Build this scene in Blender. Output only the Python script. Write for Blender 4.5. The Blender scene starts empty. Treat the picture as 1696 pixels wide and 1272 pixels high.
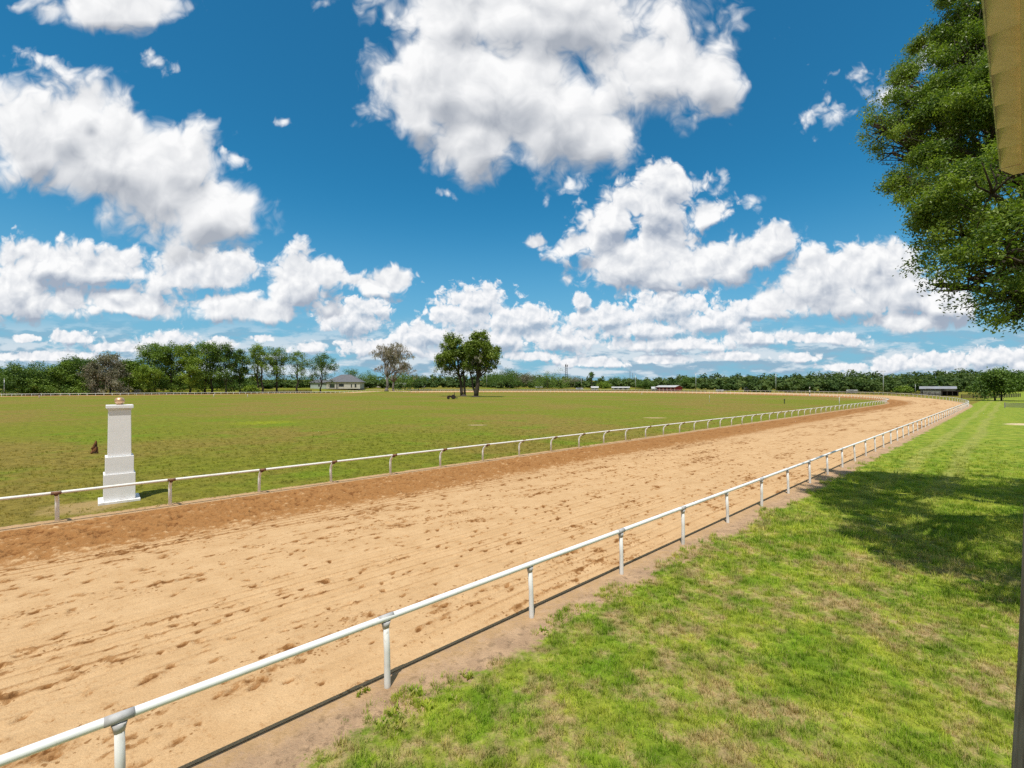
import bpy, bmesh, math, random
import numpy as np
from mathutils import Vector, Matrix

SC = bpy.context.scene
COL = SC.collection
rnd = random.Random(7)
rng = np.random.default_rng(7)

# ------------------------------------------------------------------ camera
F = 754.0            # focal length in photograph pixels (16 mm on full frame)
CH = 4.4             # the camera stands on a raised viewing stand
cam_d = bpy.data.cameras.new('camera')
cam_d.sensor_width = 36.0
cam_d.lens = 36.0 * F / 1696.0
cam_d.clip_start = 0.1
cam_d.clip_end = 20000
cam = bpy.data.objects.new('camera', cam_d)
COL.objects.link(cam)
cam.location = (0, 0, CH)
cam.rotation_euler = (math.radians(90) + math.atan(4.0 / F), 0, 0)
SC.camera = cam

# track frame: U along the near straight, N across it towards the infield
U = np.array([0.738, 0.674]); U /= np.linalg.norm(U)
N = np.array([-U[1], U[0]])

# ------------------------------------------------------------------ sun + exposure
SUN_EL = math.radians(68)
sd = np.array([-0.2, -0.98])
sd /= np.linalg.norm(sd)
SUN_DIR = Vector((sd[0] * math.cos(SUN_EL), sd[1] * math.cos(SUN_EL), math.sin(SUN_EL)))
sun_d = bpy.data.lights.new('sun', 'SUN')
sun_d.energy = 4.8
sun_d.angle = math.radians(0.53)
sun_d.color = (1.0, 0.955, 0.88)
sun = bpy.data.objects.new('sun', sun_d)
COL.objects.link(sun)
sun.rotation_euler = SUN_DIR.to_track_quat('Z', 'Y').to_euler()
SC.view_settings.view_transform = 'Standard'
SC.view_settings.look = 'None'
SC.view_settings.exposure = 0.0
SC.view_settings.gamma = 1.0
SC.render.film_transparent = False
SC.cycles.max_bounces = 6
SC.cycles.transparent_max_bounces = 8
SC.cycles.use_denoising = False
SC.cycles.use_adaptive_sampling = True
SC.cycles.adaptive_threshold = 0.0035
SC.cycles.adaptive_min_samples = 16

# ------------------------------------------------------------------ node helper
class NT:
    def __init__(s, tree):
        s.t = tree; s.n = tree.nodes; s.l = tree.links
    def new(s, typ, **kw):
        n = s.n.new(typ)
        for k, v in kw.items(): setattr(n, k, v)
        return n
    def put(s, sock, v):
        if isinstance(v, bpy.types.NodeSocket): s.l.new(v, sock)
        elif v is not None: sock.default_value = v
    def m(s, op, a, b=None, c=None, clamp=False):
        n = s.new('ShaderNodeMath', operation=op, use_clamp=clamp)
        s.put(n.inputs[0], a); s.put(n.inputs[1], b)
        if c is not None: s.put(n.inputs[2], c)
        return n.outputs[0]
    def vm(s, op, a, b=None, scale=None):
        n = s.new('ShaderNodeVectorMath', operation=op)
        s.put(n.inputs[0], a); s.put(n.inputs[1], b)
        if scale is not None: s.put(n.inputs['Scale'], scale)
        return n.outputs['Value'] if op in ('LENGTH', 'DOT_PRODUCT', 'DISTANCE') else n.outputs[0]
    def rng(s, v, a, b, c=0.0, d=1.0, smooth=True):
        n = s.new('ShaderNodeMapRange', interpolation_type='SMOOTHSTEP' if smooth else 'LINEAR')
        s.put(n.inputs['Value'], v)
        for k, x in zip(('From Min', 'From Max', 'To Min', 'To Max'), (a, b, c, d)): s.put(n.inputs[k], x)
        return n.outputs[0]
    def mix(s, f, a, b, mode='MIX'):
        n = s.new('ShaderNodeMix', data_type='RGBA', blend_type=mode)
        s.put(n.inputs[0], f); s.put(n.inputs[6], a); s.put(n.inputs[7], b)
        return n.outputs[2]
    def noise(s, vec, scale, detail=4, rough=0.55, dist=0.0, out=0, dim='3D', lac=2.0):
        n = s.new('ShaderNodeTexNoise', noise_dimensions=dim)
        s.put(n.inputs['Vector'], vec); s.put(n.inputs['Scale'], scale); s.put(n.inputs['Detail'], detail)
        s.put(n.inputs['Roughness'], rough); s.put(n.inputs['Distortion'], dist); s.put(n.inputs['Lacunarity'], lac)
        return n.outputs[out]
    def voro(s, vec, scale, feature='F1', out='Distance', detail=0.0, rand=1.0, rough=0.5, smooth=None):
        n = s.new('ShaderNodeTexVoronoi', feature=feature)
        s.put(n.inputs['Vector'], vec); s.put(n.inputs['Scale'], scale); s.put(n.inputs['Randomness'], rand)
        s.put(n.inputs['Detail'], detail); s.put(n.inputs['Roughness'], rough)
        if smooth is not None: s.put(n.inputs['Smoothness'], smooth)
        return n.outputs[out]
    def xyz(s, x, y, z):
        n = s.new('ShaderNodeCombineXYZ'); s.put(n.inputs[0], x); s.put(n.inputs[1], y); s.put(n.inputs[2], z)
        return n.outputs[0]
    def sep(s, v):
        n = s.new('ShaderNodeSeparateXYZ'); s.put(n.inputs[0], v); return n.outputs
    def ramp(s, f, stops):
        n = s.new('ShaderNodeValToRGB'); cr = n.color_ramp
        while len(cr.elements) > 1: cr.elements.remove(cr.elements[-1])
        for i, (p, c) in enumerate(stops):
            e = cr.elements[0] if i == 0 else cr.elements.new(p)
            e.position = p; e.color = (*c, 1)
        s.put(n.inputs[0], f)
        return n.outputs[0]

def lin(r, g, b):
    f = lambda c: (c / 255 / 12.92) if c / 255 <= 0.04045 else ((c / 255 + 0.055) / 1.055) ** 2.4
    return (f(r), f(g), f(b))

# ------------------------------------------------------------------ sky: Nishita blue + cumulus in the world
def build_world():
    w = bpy.data.worlds.new('World'); SC.world = w; w.use_nodes = True
    T = NT(w.node_tree); T.n.clear()
    out = T.new('ShaderNodeOutputWorld')
    geo = T.new('ShaderNodeTexCoord')
    D = geo.outputs['Generated']
    x, y, z = T.sep(D)[0:3]
    sky = T.new('ShaderNodeTexSky', sky_type='NISHITA', sun_disc=False)
    sky.sun_elevation = SUN_EL
    sky.sun_rotation = math.atan2(sd[0], sd[1])
    sky.altitude = 20; sky.air_density = 1.0; sky.dust_density = 0.35; sky.ozone_density = 1.6
    STR = 0.1
    # the photograph's strong, slightly cyan blue
    blue = T.mix(1.0, sky.outputs[0], (*SKY_TINT, 1), 'MULTIPLY')
    # a pale veil of moist air towards the horizon
    veil = T.rng(z, 0.0, 0.46, 1.0, 0.0)
    veil = T.m('POWER', veil, 1.9)
    veil = T.m('MULTIPLY', veil, 0.88)
    blue = T.mix(veil, blue, tuple(c / STR for c in lin(138, 184, 212)) + (1,))
    below = T.rng(z, -0.02, 0.0, 0, 1)
    # direction on a plane facing the scene (a fixed world plane, +Y)
    ys = T.m('MAXIMUM', y, 0.02)
    px = T.m('DIVIDE', x, ys); pz = T.m('DIVIDE', z, ys)
    P = T.xyz(px, pz, 0)
    S = lambda X, Y: ((X - 848) / F, (640 - Y) / F)

    def pick(blobs, xr):
        return [b for b in blobs if b[0] - 1.7 * max(b[2], b[3]) - 25 < xr[1] and b[0] + 1.7 * max(b[2], b[3]) + 25 > xr[0]]

    def field(G, sel, vec):
        acc = None
        for (X, Y, rx, ry, rot) in sel:
            cx, cz = S(X, Y)
            mp = G.new('ShaderNodeMapping', vector_type='TEXTURE')
            # (the tiny term only makes the nodes evaluate one after another)
            G.put(mp.inputs['Vector'], vec if acc is None else G.vm('ADD', vec, G.m('MULTIPLY', acc, 1e-7)))
            mp.inputs['Location'].default_value = (cx, cz, 0)
            mp.inputs['Rotation'].default_value = (0, 0, math.radians(-rot))
            mp.inputs['Scale'].default_value = (rx * 1.1 / F, ry * 1.1 / F, 1)
            d = G.vm('LENGTH', mp.outputs[0])
            acc = d if acc is None else G.m('SMOOTH_MIN', acc, d, 0.28)
        return G.m('SUBTRACT', 1.0, acc)      # >0 inside

    # shared noises (one set per scale)
    def noises(scale, up, seed, rough, amp_b):
        sc = T.vm('ADD', P, (seed, seed * 0.37, 0))
        ob = T.vm('ADD', sc, up)
        res = []
        for v in (sc, ob):
            w_ = T.noise(v, scale * 1.6, 2, 0.5, out=1, dim='2D')
            w_ = T.vm('SUBTRACT', w_, (0.5, 0.5, 0.5))
            w_ = T.vm('SCALE', w_, scale=0.55 / scale)
            vv = T.vm('ADD', v, w_)
            n = T.noise(vv, scale, 7 if v is sc else 1.5, rough, dim='2D')
            b = T.voro(vv, scale * 1.5, detail=3.0 if v is sc else 0.6, rough=0.55)
            b = T.m('SUBTRACT', 0.42, b)              # billows
            res.append(T.m('ADD', T.m('MULTIPLY', T.m('SUBTRACT', n, 0.5), 2.3), T.m('MULTIPLY', b, amp_b)))
        return res

    LAY = []
    # far layer first (drawn behind)
    nf = noises(26.0, (-0.004, 0.009, 0), 3.1, 0.54, 1.25)
    nm = noises(12.5, (-0.007, 0.016, 0), 1.7, 0.55, 1.25)
    nh = noises(6.5, (-0.012, 0.028, 0), 5.3, 0.57, 1.0)
    # wisps between the rows close to the horizon
    ph = T.xyz(T.m('MULTIPLY', px, 1.0), T.m('MULTIPLY', pz, 3.6), 0.0)
    streak = T.noise(ph, 7.0, 6, 0.6, dim='2D')
    streak2 = T.noise(T.vm('ADD', ph, (0, 0.05, 0)), 7.0, 6, 0.6, dim='2D')
    bandm = T.m('MULTIPLY', T.rng(pz, 0.0, 0.03), T.rng(pz, 0.17, 0.07))
    band = T.m('MULTIPLY', bandm, T.rng(streak, 0.33, 0.55))

    shared = dict(blue=blue, P=P, below=below, band=band, streak=streak, streak2=streak2,
                  f0=nf[0], f1=nf[1], m0=nm[0], m1=nm[1], h0=nh[0], h1=nh[1])
    kinds = dict(blue='NodeSocketColor', P='NodeSocketVector')

    def sector(xr):
        gt = bpy.data.node_groups.new('sky_sector', 'ShaderNodeTree')
        for k in shared: gt.interface.new_socket(k, in_out='INPUT', socket_type=kinds.get(k, 'NodeSocketFloat'))
        gt.interface.new_socket('sky', in_out='OUTPUT', socket_type='NodeSocketShader')
        G = NT(gt)
        gi = G.new('NodeGroupInput').outputs; go = G.new('NodeGroupOutput')
        I = {k: gi[k] for k in shared}
        c = I['blue']
        # streaky low band
        lit = G.rng(G.m('SUBTRACT', I['streak'], I['streak2']), -0.08, 0.10)
        bc = G.mix(lit, tuple(v / STR for v in lin(150, 178, 200)) + (1,), tuple(v / STR for v in lin(226, 232, 238)) + (1,))
        c = G.mix(G.m('MULTIPLY', I['band'], 0.8), c, bc)
        for (blobs, nz, off, dark, bright, k, wid, amp, bias, fa, ug) in CL:
            sel = pick(blobs, xr)
            if not sel: continue
            n0, n1 = I[nz + '0'], I[nz + '1']
            f0 = field(G, sel, I['P'])
            f1 = field(G, sel, G.vm('ADD', I['P'], off))
            d0 = G.m('ADD', G.m('ADD', f0, bias), G.m('MULTIPLY', n0, amp))
            d1 = G.m('ADD', f1, G.m('MULTIPLY', n1, amp))
            a = G.rng(d0, 0.0, wid)
            # daylight from above: the cloud that lies above a point shades it
            fine = G.m('MULTIPLY', G.m('SUBTRACT', n0, n1), fa)
            thick = G.m('MAXIMUM', G.m('SUBTRACT', G.m('ADD', G.m('ADD', f1, bias), G.m('MULTIPLY', n1, amp * 0.8)), 0.55), 0.0)
            under = G.m('MAXIMUM', G.m('ADD', G.m('SUBTRACT', f1, f0), ug), 0.0)
            lit = G.m('SUBTRACT', G.m('ADD', 1.0, fine), G.m('ADD', G.m('MULTIPLY', thick, k), G.m('MULTIPLY', under, 1.25)))
            lit = G.rng(lit, 0.0, 1.0, smooth=False)
            cc = G.mix(lit, tuple(v / STR for v in lin(*dark)) + (1,), tuple(v / STR for v in lin(*bright)) + (1,))
            c = G.mix(G.m('MULTIPLY', a, 0.985), c, cc)
        c = G.mix(I['below'], (0.25, 0.32, 0.12, 1), c)
        bg = G.new('ShaderNodeBackground'); bg.inputs['Strength'].default_value = STR
        G.put(bg.inputs['Color'], c)
        G.l.new(bg.outputs[0], go.inputs[0])
        gn = T.new('ShaderNodeGroup'); gn.node_tree = gt
        for k, v in shared.items(): T.l.new(v, gn.inputs[k])
        return gn.outputs[0]

    plain = T.new('ShaderNodeBackground'); plain.inputs['Strength'].default_value = STR
    T.put(plain.inputs['Color'], T.mix(below, (0.25, 0.32, 0.12, 1), T.mix(T.rng(T.noise(D, 2.6, 5, 0.6), 0.40, 0.58), blue, (5.2, 5.15, 5.0, 1))))
    edges = [-900, 140, 300, 460, 610, 740, 880, 1010, 1130, 1260, 1400, 2600]
    shd = None
    for i in range(len(edges) - 1):
        s_ = sector((edges[i], edges[i + 1]))
        if shd is None: shd = s_; continue
        fac = T.m('GREATER_THAN', px, (edges[i] - 848) / F)
        mx = T.new('ShaderNodeMixShader'); T.put(mx.inputs[0], fac)
        T.l.new(shd, mx.inputs[1]); T.l.new(s_, mx.inputs[2]); shd = mx.outputs[0]
    # behind the viewer and far overhead: a plain, lightly clouded sky
    front = T.m('MULTIPLY', T.rng(y, 0.10, 0.38), T.m('GREATER_THAN', z, -0.02))
    mx = T.new('ShaderNodeMixShader'); T.put(mx.inputs[0], front)
    T.l.new(plain.outputs[0], mx.inputs[1]); T.l.new(shd, mx.inputs[2])
    T.l.new(mx.outputs[0], out.inputs['Surface'])

SKY_TINT = (0.19, 0.97, 1.20)
B_HIGH = [ # big left cloud
 (200,265,225,95,24),(110,205,85,68,0),(55,245,75,70,0),(340,345,92,72,0),(385,355,48,62,0),(290,265,95,62,20),(140,170,40,40,0),
 # top middle cloud
 (830,140,180,115,0),(730,130,85,95,0),(800,235,72,62,0),(930,200,115,85,0),(985,225,60,52,0),(1085,115,115,78,0),(1170,125,58,62,0),(900,20,270,90,0),(690,185,45,45,0),
 (180,10,120,40,0)]
B_WISP = [(1385,178,60,36,-15),(1440,150,62,42,0),(1490,150,62,40,0),(1560,105,66,42,0),(1345,195,34,22,-20),
 (30,80,52,26,22),(75,100,42,20,22),(262,104,34,16,20),(248,88,14,18,0),(388,263,32,18,0),(368,250,16,12,0),
 (1190,318,20,26,20),(1200,295,12,16,0),(1246,336,34,20,-25),(905,335,12,18,0),(955,310,50,22,-15),(1140,300,26,14,0),(1318,390,36,30,0),(740,318,22,10,30),(470,200,20,10,0),(1340,105,20,12,-30)]
B_MID = [ # left rows
 (70,435,95,42,0),(165,440,95,33,0),(30,475,70,42,0),(60,503,115,26,0),(205,500,75,22,10),(330,455,115,45,0),(372,505,100,30,0),(490,470,72,58,0),(535,455,36,34,0),(430,515,100,24,0),
 (637,467,52,25,0),(592,463,16,10,0),
 # right mid cloud
 (1080,335,72,58,0),(1010,360,58,52,0),(955,402,58,24,-18),(1060,425,115,55,0),(1100,298,42,36,0),(1165,440,115,40,0),(1245,418,80,40,-8),(1285,398,46,24,0),(1172,352,50,24,-20),(1095,455,95,26,0),(895,401,19,15,0),
 # right cumulus
 (1430,462,115,50,0),(1368,448,62,46,0),(1462,428,60,36,0),(1330,500,115,26,0),(1500,485,75,38,0),(1495,532,95,18,0),(1420,495,150,36,0),(1560,500,60,30,0),(1340,470,50,40,0),(1430,440,70,40,0)]
B_LOW = [(785,500,58,32,0),(765,525,72,34,0),(850,530,72,30,0),(885,525,40,24,0),(705,555,58,27,0),(600,510,48,20,0),(575,532,55,26,0),(800,562,130,20,0),(935,563,58,26,0),(640,575,90,18,0),
 (965,500,22,14,0),(1010,527,72,26,0),(1110,510,82,32,0),(1185,532,85,25,0),(1060,547,95,20,0),(1240,515,70,20,0),(1120,570,130,14,0),(1250,560,70,13,0),(1360,560,70,10,0),(1410,566,35,9,0),(1320,592,34,9,0),(1210,590,60,8,0),(1090,595,60,8,0),
 (1480,606,42,18,-15),(1560,600,50,18,0),(1640,594,70,20,0),(1720,600,70,25,0),(1400,608,50,7,0),
 (120,560,46,14,0),(45,560,30,7,0),(290,565,60,17,0),(355,572,40,14,0),(200,575,60,9,0),(60,590,110,9,0),(435,560,22,7,0),(510,575,30,11,0),(880,590,60,9,0),(980,600,70,9,0),(760,590,70,9,0)]
# (blobs, noise set, offset towards the light, shaded colour, lit colour, self-shade, edge width, noise amount)
CL = [(B_LOW, 'f', (-0.006, 0.018, 0), (164,182,202), (252,252,253), 0.28, 0.38, 0.48, 0.40, 0.36, 0.06),
      (B_WISP, 'm', (-0.012, 0.030, 0), (200,212,224), (252,253,254), 0.30, 1.00, 0.75, 0.34, 0.26, 0.0),
      (B_MID, 'm', (-0.012, 0.045, 0), (164,175,192), (254,254,254), 0.28, 0.42, 0.50, 0.44, 0.40, 0.04),
      (B_HIGH, 'h', (-0.012, 0.060, 0), (172,178,188), (254,254,254), 0.38, 0.52, 0.50, 0.45, 0.38, 0.04)]
build_world()
# ------------------------------------------------------------------ helpers
def tag(o, label=None, cat=None, group=None, kind=None):
    if label: o['label'] = label
    if cat: o['category'] = cat
    if group: o['group'] = group
    if kind: o['kind'] = kind
    return o
def empty(name, loc, rz=0.0):
    o = bpy.data.objects.new(name, None); COL.objects.link(o)
    o.location = loc; o.rotation_euler = (0, 0, rz); o.empty_display_size = 0.2
    return o
def link(name, me, mat, parent=None):
    o = bpy.data.objects.new(name, me); COL.objects.link(o)
    if mat is not None and len(me.materials) == 0: me.materials.append(mat)
    if parent is not None: o.parent = parent
    return o
def np_mesh(name, v, f, smooth=False):
    """v (n,3), f (m,k) arrays"""
    me = bpy.data.meshes.new(name)
    v = np.asarray(v, np.float32); f = np.asarray(f, np.int32)
    m, k = f.shape
    me.vertices.add(len(v)); me.vertices.foreach_set('co', v.ravel())
    me.loops.add(m * k); me.loops.foreach_set('vertex_index', f.ravel())
    me.polygons.add(m)
    me.polygons.foreach_set('loop_start', np.arange(0, m * k, k, dtype=np.int32))
    if smooth: me.polygons.foreach_set('use_smooth', np.ones(m, bool))
    me.update(calc_edges=True)
    return me
def vattr(me, name, arr):
    a = me.attributes.new(name, 'FLOAT', 'POINT'); a.data.foreach_set('value', np.asarray(arr, np.float32))

class MB:
    """collects boxes, tubes, lathes ... and links them as ONE mesh object"""
    def __init__(s): s.bm = bmesh.new()
    def box(s, c, size, rz=0.0, bevel=0.0):
        r = bmesh.ops.create_cube(s.bm, size=1.0)
        vs = r['verts']
        M = Matrix.Translation(c) @ Matrix.Rotation(rz, 4, 'Z') @ Matrix.Diagonal((*size, 1))
        bmesh.ops.transform(s.bm, matrix=M, verts=vs)
        if bevel:
            es = list({e for v in vs for e in v.link_edges})
            bmesh.ops.bevel(s.bm, geom=es, offset=bevel, segments=2, affect='EDGES', profile=0.6)
        return s
    def tube(s, pts, rad, sides=10, caps=True):
        pts = [Vector(p) for p in pts]
        if not hasattr(rad, '__len__'): rad = [rad] * len(pts)
        rings = []; ref = None
        for i, p in enumerate(pts):
            d = (pts[min(i + 1, len(pts) - 1)] - pts[max(i - 1, 0)]).normalized()
            if ref is None or abs(ref.dot(d)) > 0.95:
                ref = Vector((0, 0, 1)) if abs(d.z) < 0.8 else Vector((1, 0, 0))
            a = d.cross(ref).normalized(); b = d.cross(a).normalized()
            rings.append([s.bm.verts.new(p + (a * math.cos(t) + b * math.sin(t)) * rad[i])
                          for t in [2 * math.pi * k / sides for k in range(sides)]])
        for r0, r1 in zip(rings, rings[1:]):
            for k in range(sides):
                f = s.bm.faces.new((r0[k], r0[(k + 1) % sides], r1[(k + 1) % sides], r1[k])); f.smooth = True
        if caps:
            s.bm.faces.new(rings[0]); s.bm.faces.new(list(reversed(rings[-1])))
        return s
    def lathe(s, c, prof, sides=20, sx=1.0, sy=1.0):
        rings = [[s.bm.verts.new((c[0] + r * sx * math.cos(2 * math.pi * k / sides), c[1] + r * sy * math.sin(2 * math.pi * k / sides), c[2] + z))
                  for k in range(sides)] for r, z in prof]
        for r0, r1 in zip(rings, rings[1:]):
            for k in range(sides):
                f = s.bm.faces.new((r0[k], r0[(k + 1) % sides], r1[(k + 1) % sides], r1[k])); f.smooth = True
        s.bm.faces.new(list(reversed(rings[0]))); s.bm.faces.new(rings[-1])
        return s
    def poly(s, verts, faces):
        vs = [s.bm.verts.new(v) for v in verts]
        for f in faces: s.bm.faces.new([vs[i] for i in f])
        return s
    def build(s, name, mat, parent=None):
        bmesh.ops.recalc_face_normals(s.bm, faces=s.bm.faces)
        me = bpy.data.meshes.new(name); s.bm.to_mesh(me); s.bm.free()
        return link(name, me, mat, parent)

def bsdf(name, color=(0.5, 0.5, 0.5), rough=0.7, metal=0.0, spec=0.3):
    m = bpy.data.materials.new(name); m.use_nodes = True
    T = NT(m.node_tree); b = T.n['Principled BSDF']
    b.inputs['Base Color'].default_value = (*color, 1); b.inputs['Roughness'].default_value = rough
    b.inputs['Metallic'].default_value = metal; b.inputs['Specular IOR Level'].default_value = spec
    return m, T, b
def bump(T, b, h, strength=0.5, dist=0.02):
    n = T.new('ShaderNodeBump'); T.put(n.inputs['Height'], h)
    n.inputs['Strength'].default_value = strength; n.inputs['Distance'].default_value = dist
    T.l.new(n.outputs[0], b.inputs['Normal'])
def worn(name, c1, c2, scale=3.0, rough=0.6, metal=0.0, spec=0.3, bm=0.15, lo=0.35, hi=0.7):
    """a paint or stone with uneven tone"""
    m, T, b = bsdf(name, c1, rough, metal, spec)
    tc = T.new('ShaderNodeTexCoord').outputs['Object']
    n = T.noise(tc, scale, 6, 0.6)
    T.put(b.inputs['Base Color'], T.mix(T.rng(n, lo, hi), (*c1, 1), (*c2, 1)))
    T.put(b.inputs['Roughness'], T.rng(n, 0.3, 0.7, rough - 0.1, min(1, rough + 0.15)))
    bump(T, b, T.noise(tc, scale * 8, 3, 0.6), bm, 0.01)
    return m

def value_noise(x, y, seed):
    r = np.random.default_rng(seed); Tn = 256
    lat = r.random((Tn, Tn)).astype(np.float32)
    xi = np.floor(x).astype(int); yi = np.floor(y).astype(int)
    fx = x - xi; fy = y - yi
    fx = fx * fx * (3 - 2 * fx); fy = fy * fy * (3 - 2 * fy)
    a = lat[xi % Tn, yi % Tn]; b = lat[(xi + 1) % Tn, yi % Tn]
    c = lat[xi % Tn, (yi + 1) % Tn]; d = lat[(xi + 1) % Tn, (yi + 1) % Tn]
    return (a * (1 - fx) + b * fx) * (1 - fy) + (c * (1 - fx) + d * fx) * fy
def fbm(x, y, seed, octv=4, rough=0.5):
    t = 0; amp = 1; tot = 0
    for i in range(octv):
        t = t + amp * value_noise(x * 2 ** i + 17.3 * i, y * 2 ** i + 5.1 * i, seed + i); tot += amp; amp *= rough
    return t / tot
def sstep(a, b, x):
    t = np.clip((x - a) / (b - a), 0, 1); return t * t * (3 - 2 * t)

# ------------------------------------------------------------------ the oval
S1, NC, S0 = 138.0, 156.0, -170.0       # turn centres at s=S1 and s=S0, n=NC
def oval(s, n):
    """s metres along the near straight and on round the turn, n metres across (n=0 under the viewer) -> x, y"""
    s = np.asarray(s, float); n = np.asarray(n, float)
    R = NC - n; L = math.pi * 149.8
    th = np.clip((s - S1) / 149.8, 0, math.pi)
    back = np.maximum(s - S1 - L, 0)
    ss = np.where(s < S1, s, S1 + R * np.sin(th) - back)
    nn = np.where(s < S1, n, NC - R * np.cos(th))
    return ss * U[0] + nn * N[0], ss * U[1] + nn * N[1]
def sn(x, y): return x * U[0] + y * U[1], x * N[0] + y * N[1]
def oval_d(x, y):
    """distance from the oval's middle line; the outer rail lies at 149.8"""
    s, n = sn(x, y)
    return np.hypot(s - np.clip(s, S0, S1), n - NC)
def ground_z(x, y):
    x = np.asarray(x, float); y = np.asarray(y, float)
    s, n = sn(x, y)
    d = oval_d(x, y) - 149.8
    z = 3.2 * sstep(6, 75, d) * sstep(90, 210, n)
    z = z + 12 * sstep(240, 520, d) * sstep(60, 230, n + 0.55 * s) * sstep(-200, 120, s)
    bx, by = BARE
    z = z + 1.5 * np.exp(-((x - bx) ** 2 + (y - by) ** 2) / 16.0 ** 2)
    return z
BARE = (-78.0, 283.0)
def gz(x, y): return float(ground_z(x, y))
def gp(px, py):
    """the point of the flat infield seen at photo pixel px, py"""
    Z = F * CH / (py - 640.0); return ((px - 848.0) / F * Z, Z, 0.0)
def at(px, Z):
    x = (px - 848.0) / F * Z; return (x, Z, gz(x, Z))

# ------------------------------------------------------------------ ground: one sheet to the horizon
def grass_tone():
    g = bpy.data.node_groups.new('grass_tone', 'ShaderNodeTree')
    g.interface.new_socket('Position', in_out='INPUT', socket_type='NodeSocketVector')
    g.interface.new_socket('Color', in_out='OUTPUT', socket_type='NodeSocketColor')
    g.interface.new_socket('Dry', in_out='OUTPUT', socket_type='NodeSocketFloat')
    T = NT(g); gi = T.new('NodeGroupInput').outputs[0]; go = T.new('NodeGroupOutput')
    n = T.vm('DOT_PRODUCT', gi, (N[0], N[1], 0)); s = T.vm('DOT_PRODUCT', gi, (U[0], U[1], 0))
    P = T.vm('MULTIPLY', gi, (1, 1, 0))
    # infield: olive turf, browned-off patches, a few rich green ones
    big = T.noise(P, 0.028, 5, 0.6); mid = T.noise(P, 0.16, 5, 0.6); fin = T.noise(P, 1.6, 4, 0.65)
    c = T.mix(T.rng(big, 0.43, 0.57), (*GR_OLIVE, 1), (*GR_BROWN, 1))
    c = T.mix(T.m('MULTIPLY', T.rng(mid, 0.5, 0.68), 0.75), c, (*GR_GREEN, 1))
    c = T.mix(T.m('MULTIPLY', T.rng(T.noise(T.vm('ADD', P, (31, 7, 0)), 0.11, 5, 0.6), 0.54, 0.7), 0.45), c, (*GR_BROWN, 1))
    # patch of bright new grass, a worn sandy scrape
    def spot(px, py, rx, ry):
        x, y, _ = gp(px, py)
        q = T.vm('MULTIPLY', T.vm('SUBTRACT', P, (x, y, 0)), (1 / rx, 1 / ry, 0))
        return T.m('SUBTRACT', 1.25, T.m('ADD', T.vm('LENGTH', q), T.m('MULTIPLY', mid, 0.8)))
    c = T.mix(T.m('MULTIPLY', T.rng(spot(440, 700, 5.5, 4.2), -0.2, 0.9), 0.6), c, (*GR_LIME, 1))
    c = T.mix(T.rng(spot(1083, 692, 2.8, 1.6), 0.1, 0.5), c, (0.42, 0.30, 0.17, 1))
    c = T.mix(T.rng(spot(790, 704, 2.0, 1.4), 0.2, 0.5), c, (0.34, 0.25, 0.13, 1))
    # pale seed heads and small white flowers
    fl = T.m('MULTIPLY', T.rng(T.noise(P, 1.1, 5, 0.75), 0.60, 0.70), T.rng(T.noise(T.vm('ADD', P, (9, 3, 0)), 0.045, 4, 0.6), 0.50, 0.62))
    fl = T.m('MULTIPLY', fl, T.rng(n, 60, 100))
    c = T.mix(T.m('MULTIPLY', fl, 0.55), c, (0.45, 0.44, 0.30, 1))
    # mown lawn outside the rail
    nb = T.noise(P, 0.9, 6, 0.70); nb2 = T.noise(T.vm('ADD', P, (4, 11, 0)), 1.9, 5, 0.72)
    lawn = T.mix(T.rng(nb, 0.35, 0.65), (*LW_A, 1), (*LW_B, 1))
    dist = T.vm('LENGTH', T.vm('SUBTRACT', P, (3.0, 7.5, 0)))
    dry = T.m('MULTIPLY', T.rng(T.m('ADD', nb2, T.m('MULTIPLY', T.noise(P, 0.5, 3, 0.5), 0.5)), 0.69, 0.94),
              T.rng(dist, 5, 15, 1.0, 0.12))
    # two faint wheel tracks running along the lawn
    wt = T.m('ADD', n, T.m('MULTIPLY', T.m('SUBTRACT', T.noise(P, 0.08, 2, 0.5), 0.5), 1.5))
    trk = T.m('MAXIMUM', T.rng(T.m('ABSOLUTE', T.m('SUBTRACT', wt, 3.75)), 0.15, 0.5, 1, 0), T.rng(T.m('ABSOLUTE', T.m('SUBTRACT', wt, 2.0)), 0.15, 0.55, 1, 0))
    trk = T.m('MULTIPLY', trk, T.rng(s, 14, 26))
    lawn = T.mix(T.m('MULTIPLY', trk, 0.42), lawn, (0.33, 0.31, 0.10, 1))
    lawn = T.mix(T.m('MULTIPLY', dry, 0.85), lawn, (*LW_DRY, 1))
    # a pale bare scrape at the right
    lawn = T.mix(T.rng(spot(1700, 703, 4.2, 3.4), 0.2, 0.45), lawn, (0.60, 0.47, 0.31, 1))
    out_ = T.rng(n, 6.0, 6.4, 1, 0)
    c = T.mix(out_, c, lawn)
    # fine mottling
    c = T.mix(T.rng(fin, 0.3, 0.7), T.mix(1.0, c, (0.72, 0.74, 0.7, 1), 'MULTIPLY'), T.mix(1.0, c, (1.22, 1.2, 1.2, 1), 'MULTIPLY'))
    T.put(go.inputs['Color'], c); T.put(go.inputs['Dry'], T.m('MULTIPLY', dry, out_))
    return g
GR_OLIVE = (0.168, 0.178, 0.018); GR_BROWN = (0.212, 0.165, 0.036); GR_GREEN = (0.140, 0.205, 0.012); GR_LIME = (0.26, 0.30, 0.010)
LW_A = (0.140, 0.228, 0.016); LW_B = (0.285, 0.315, 0.042); LW_DRY = (0.44, 0.305, 0.180)
TONE = grass_tone()

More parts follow.
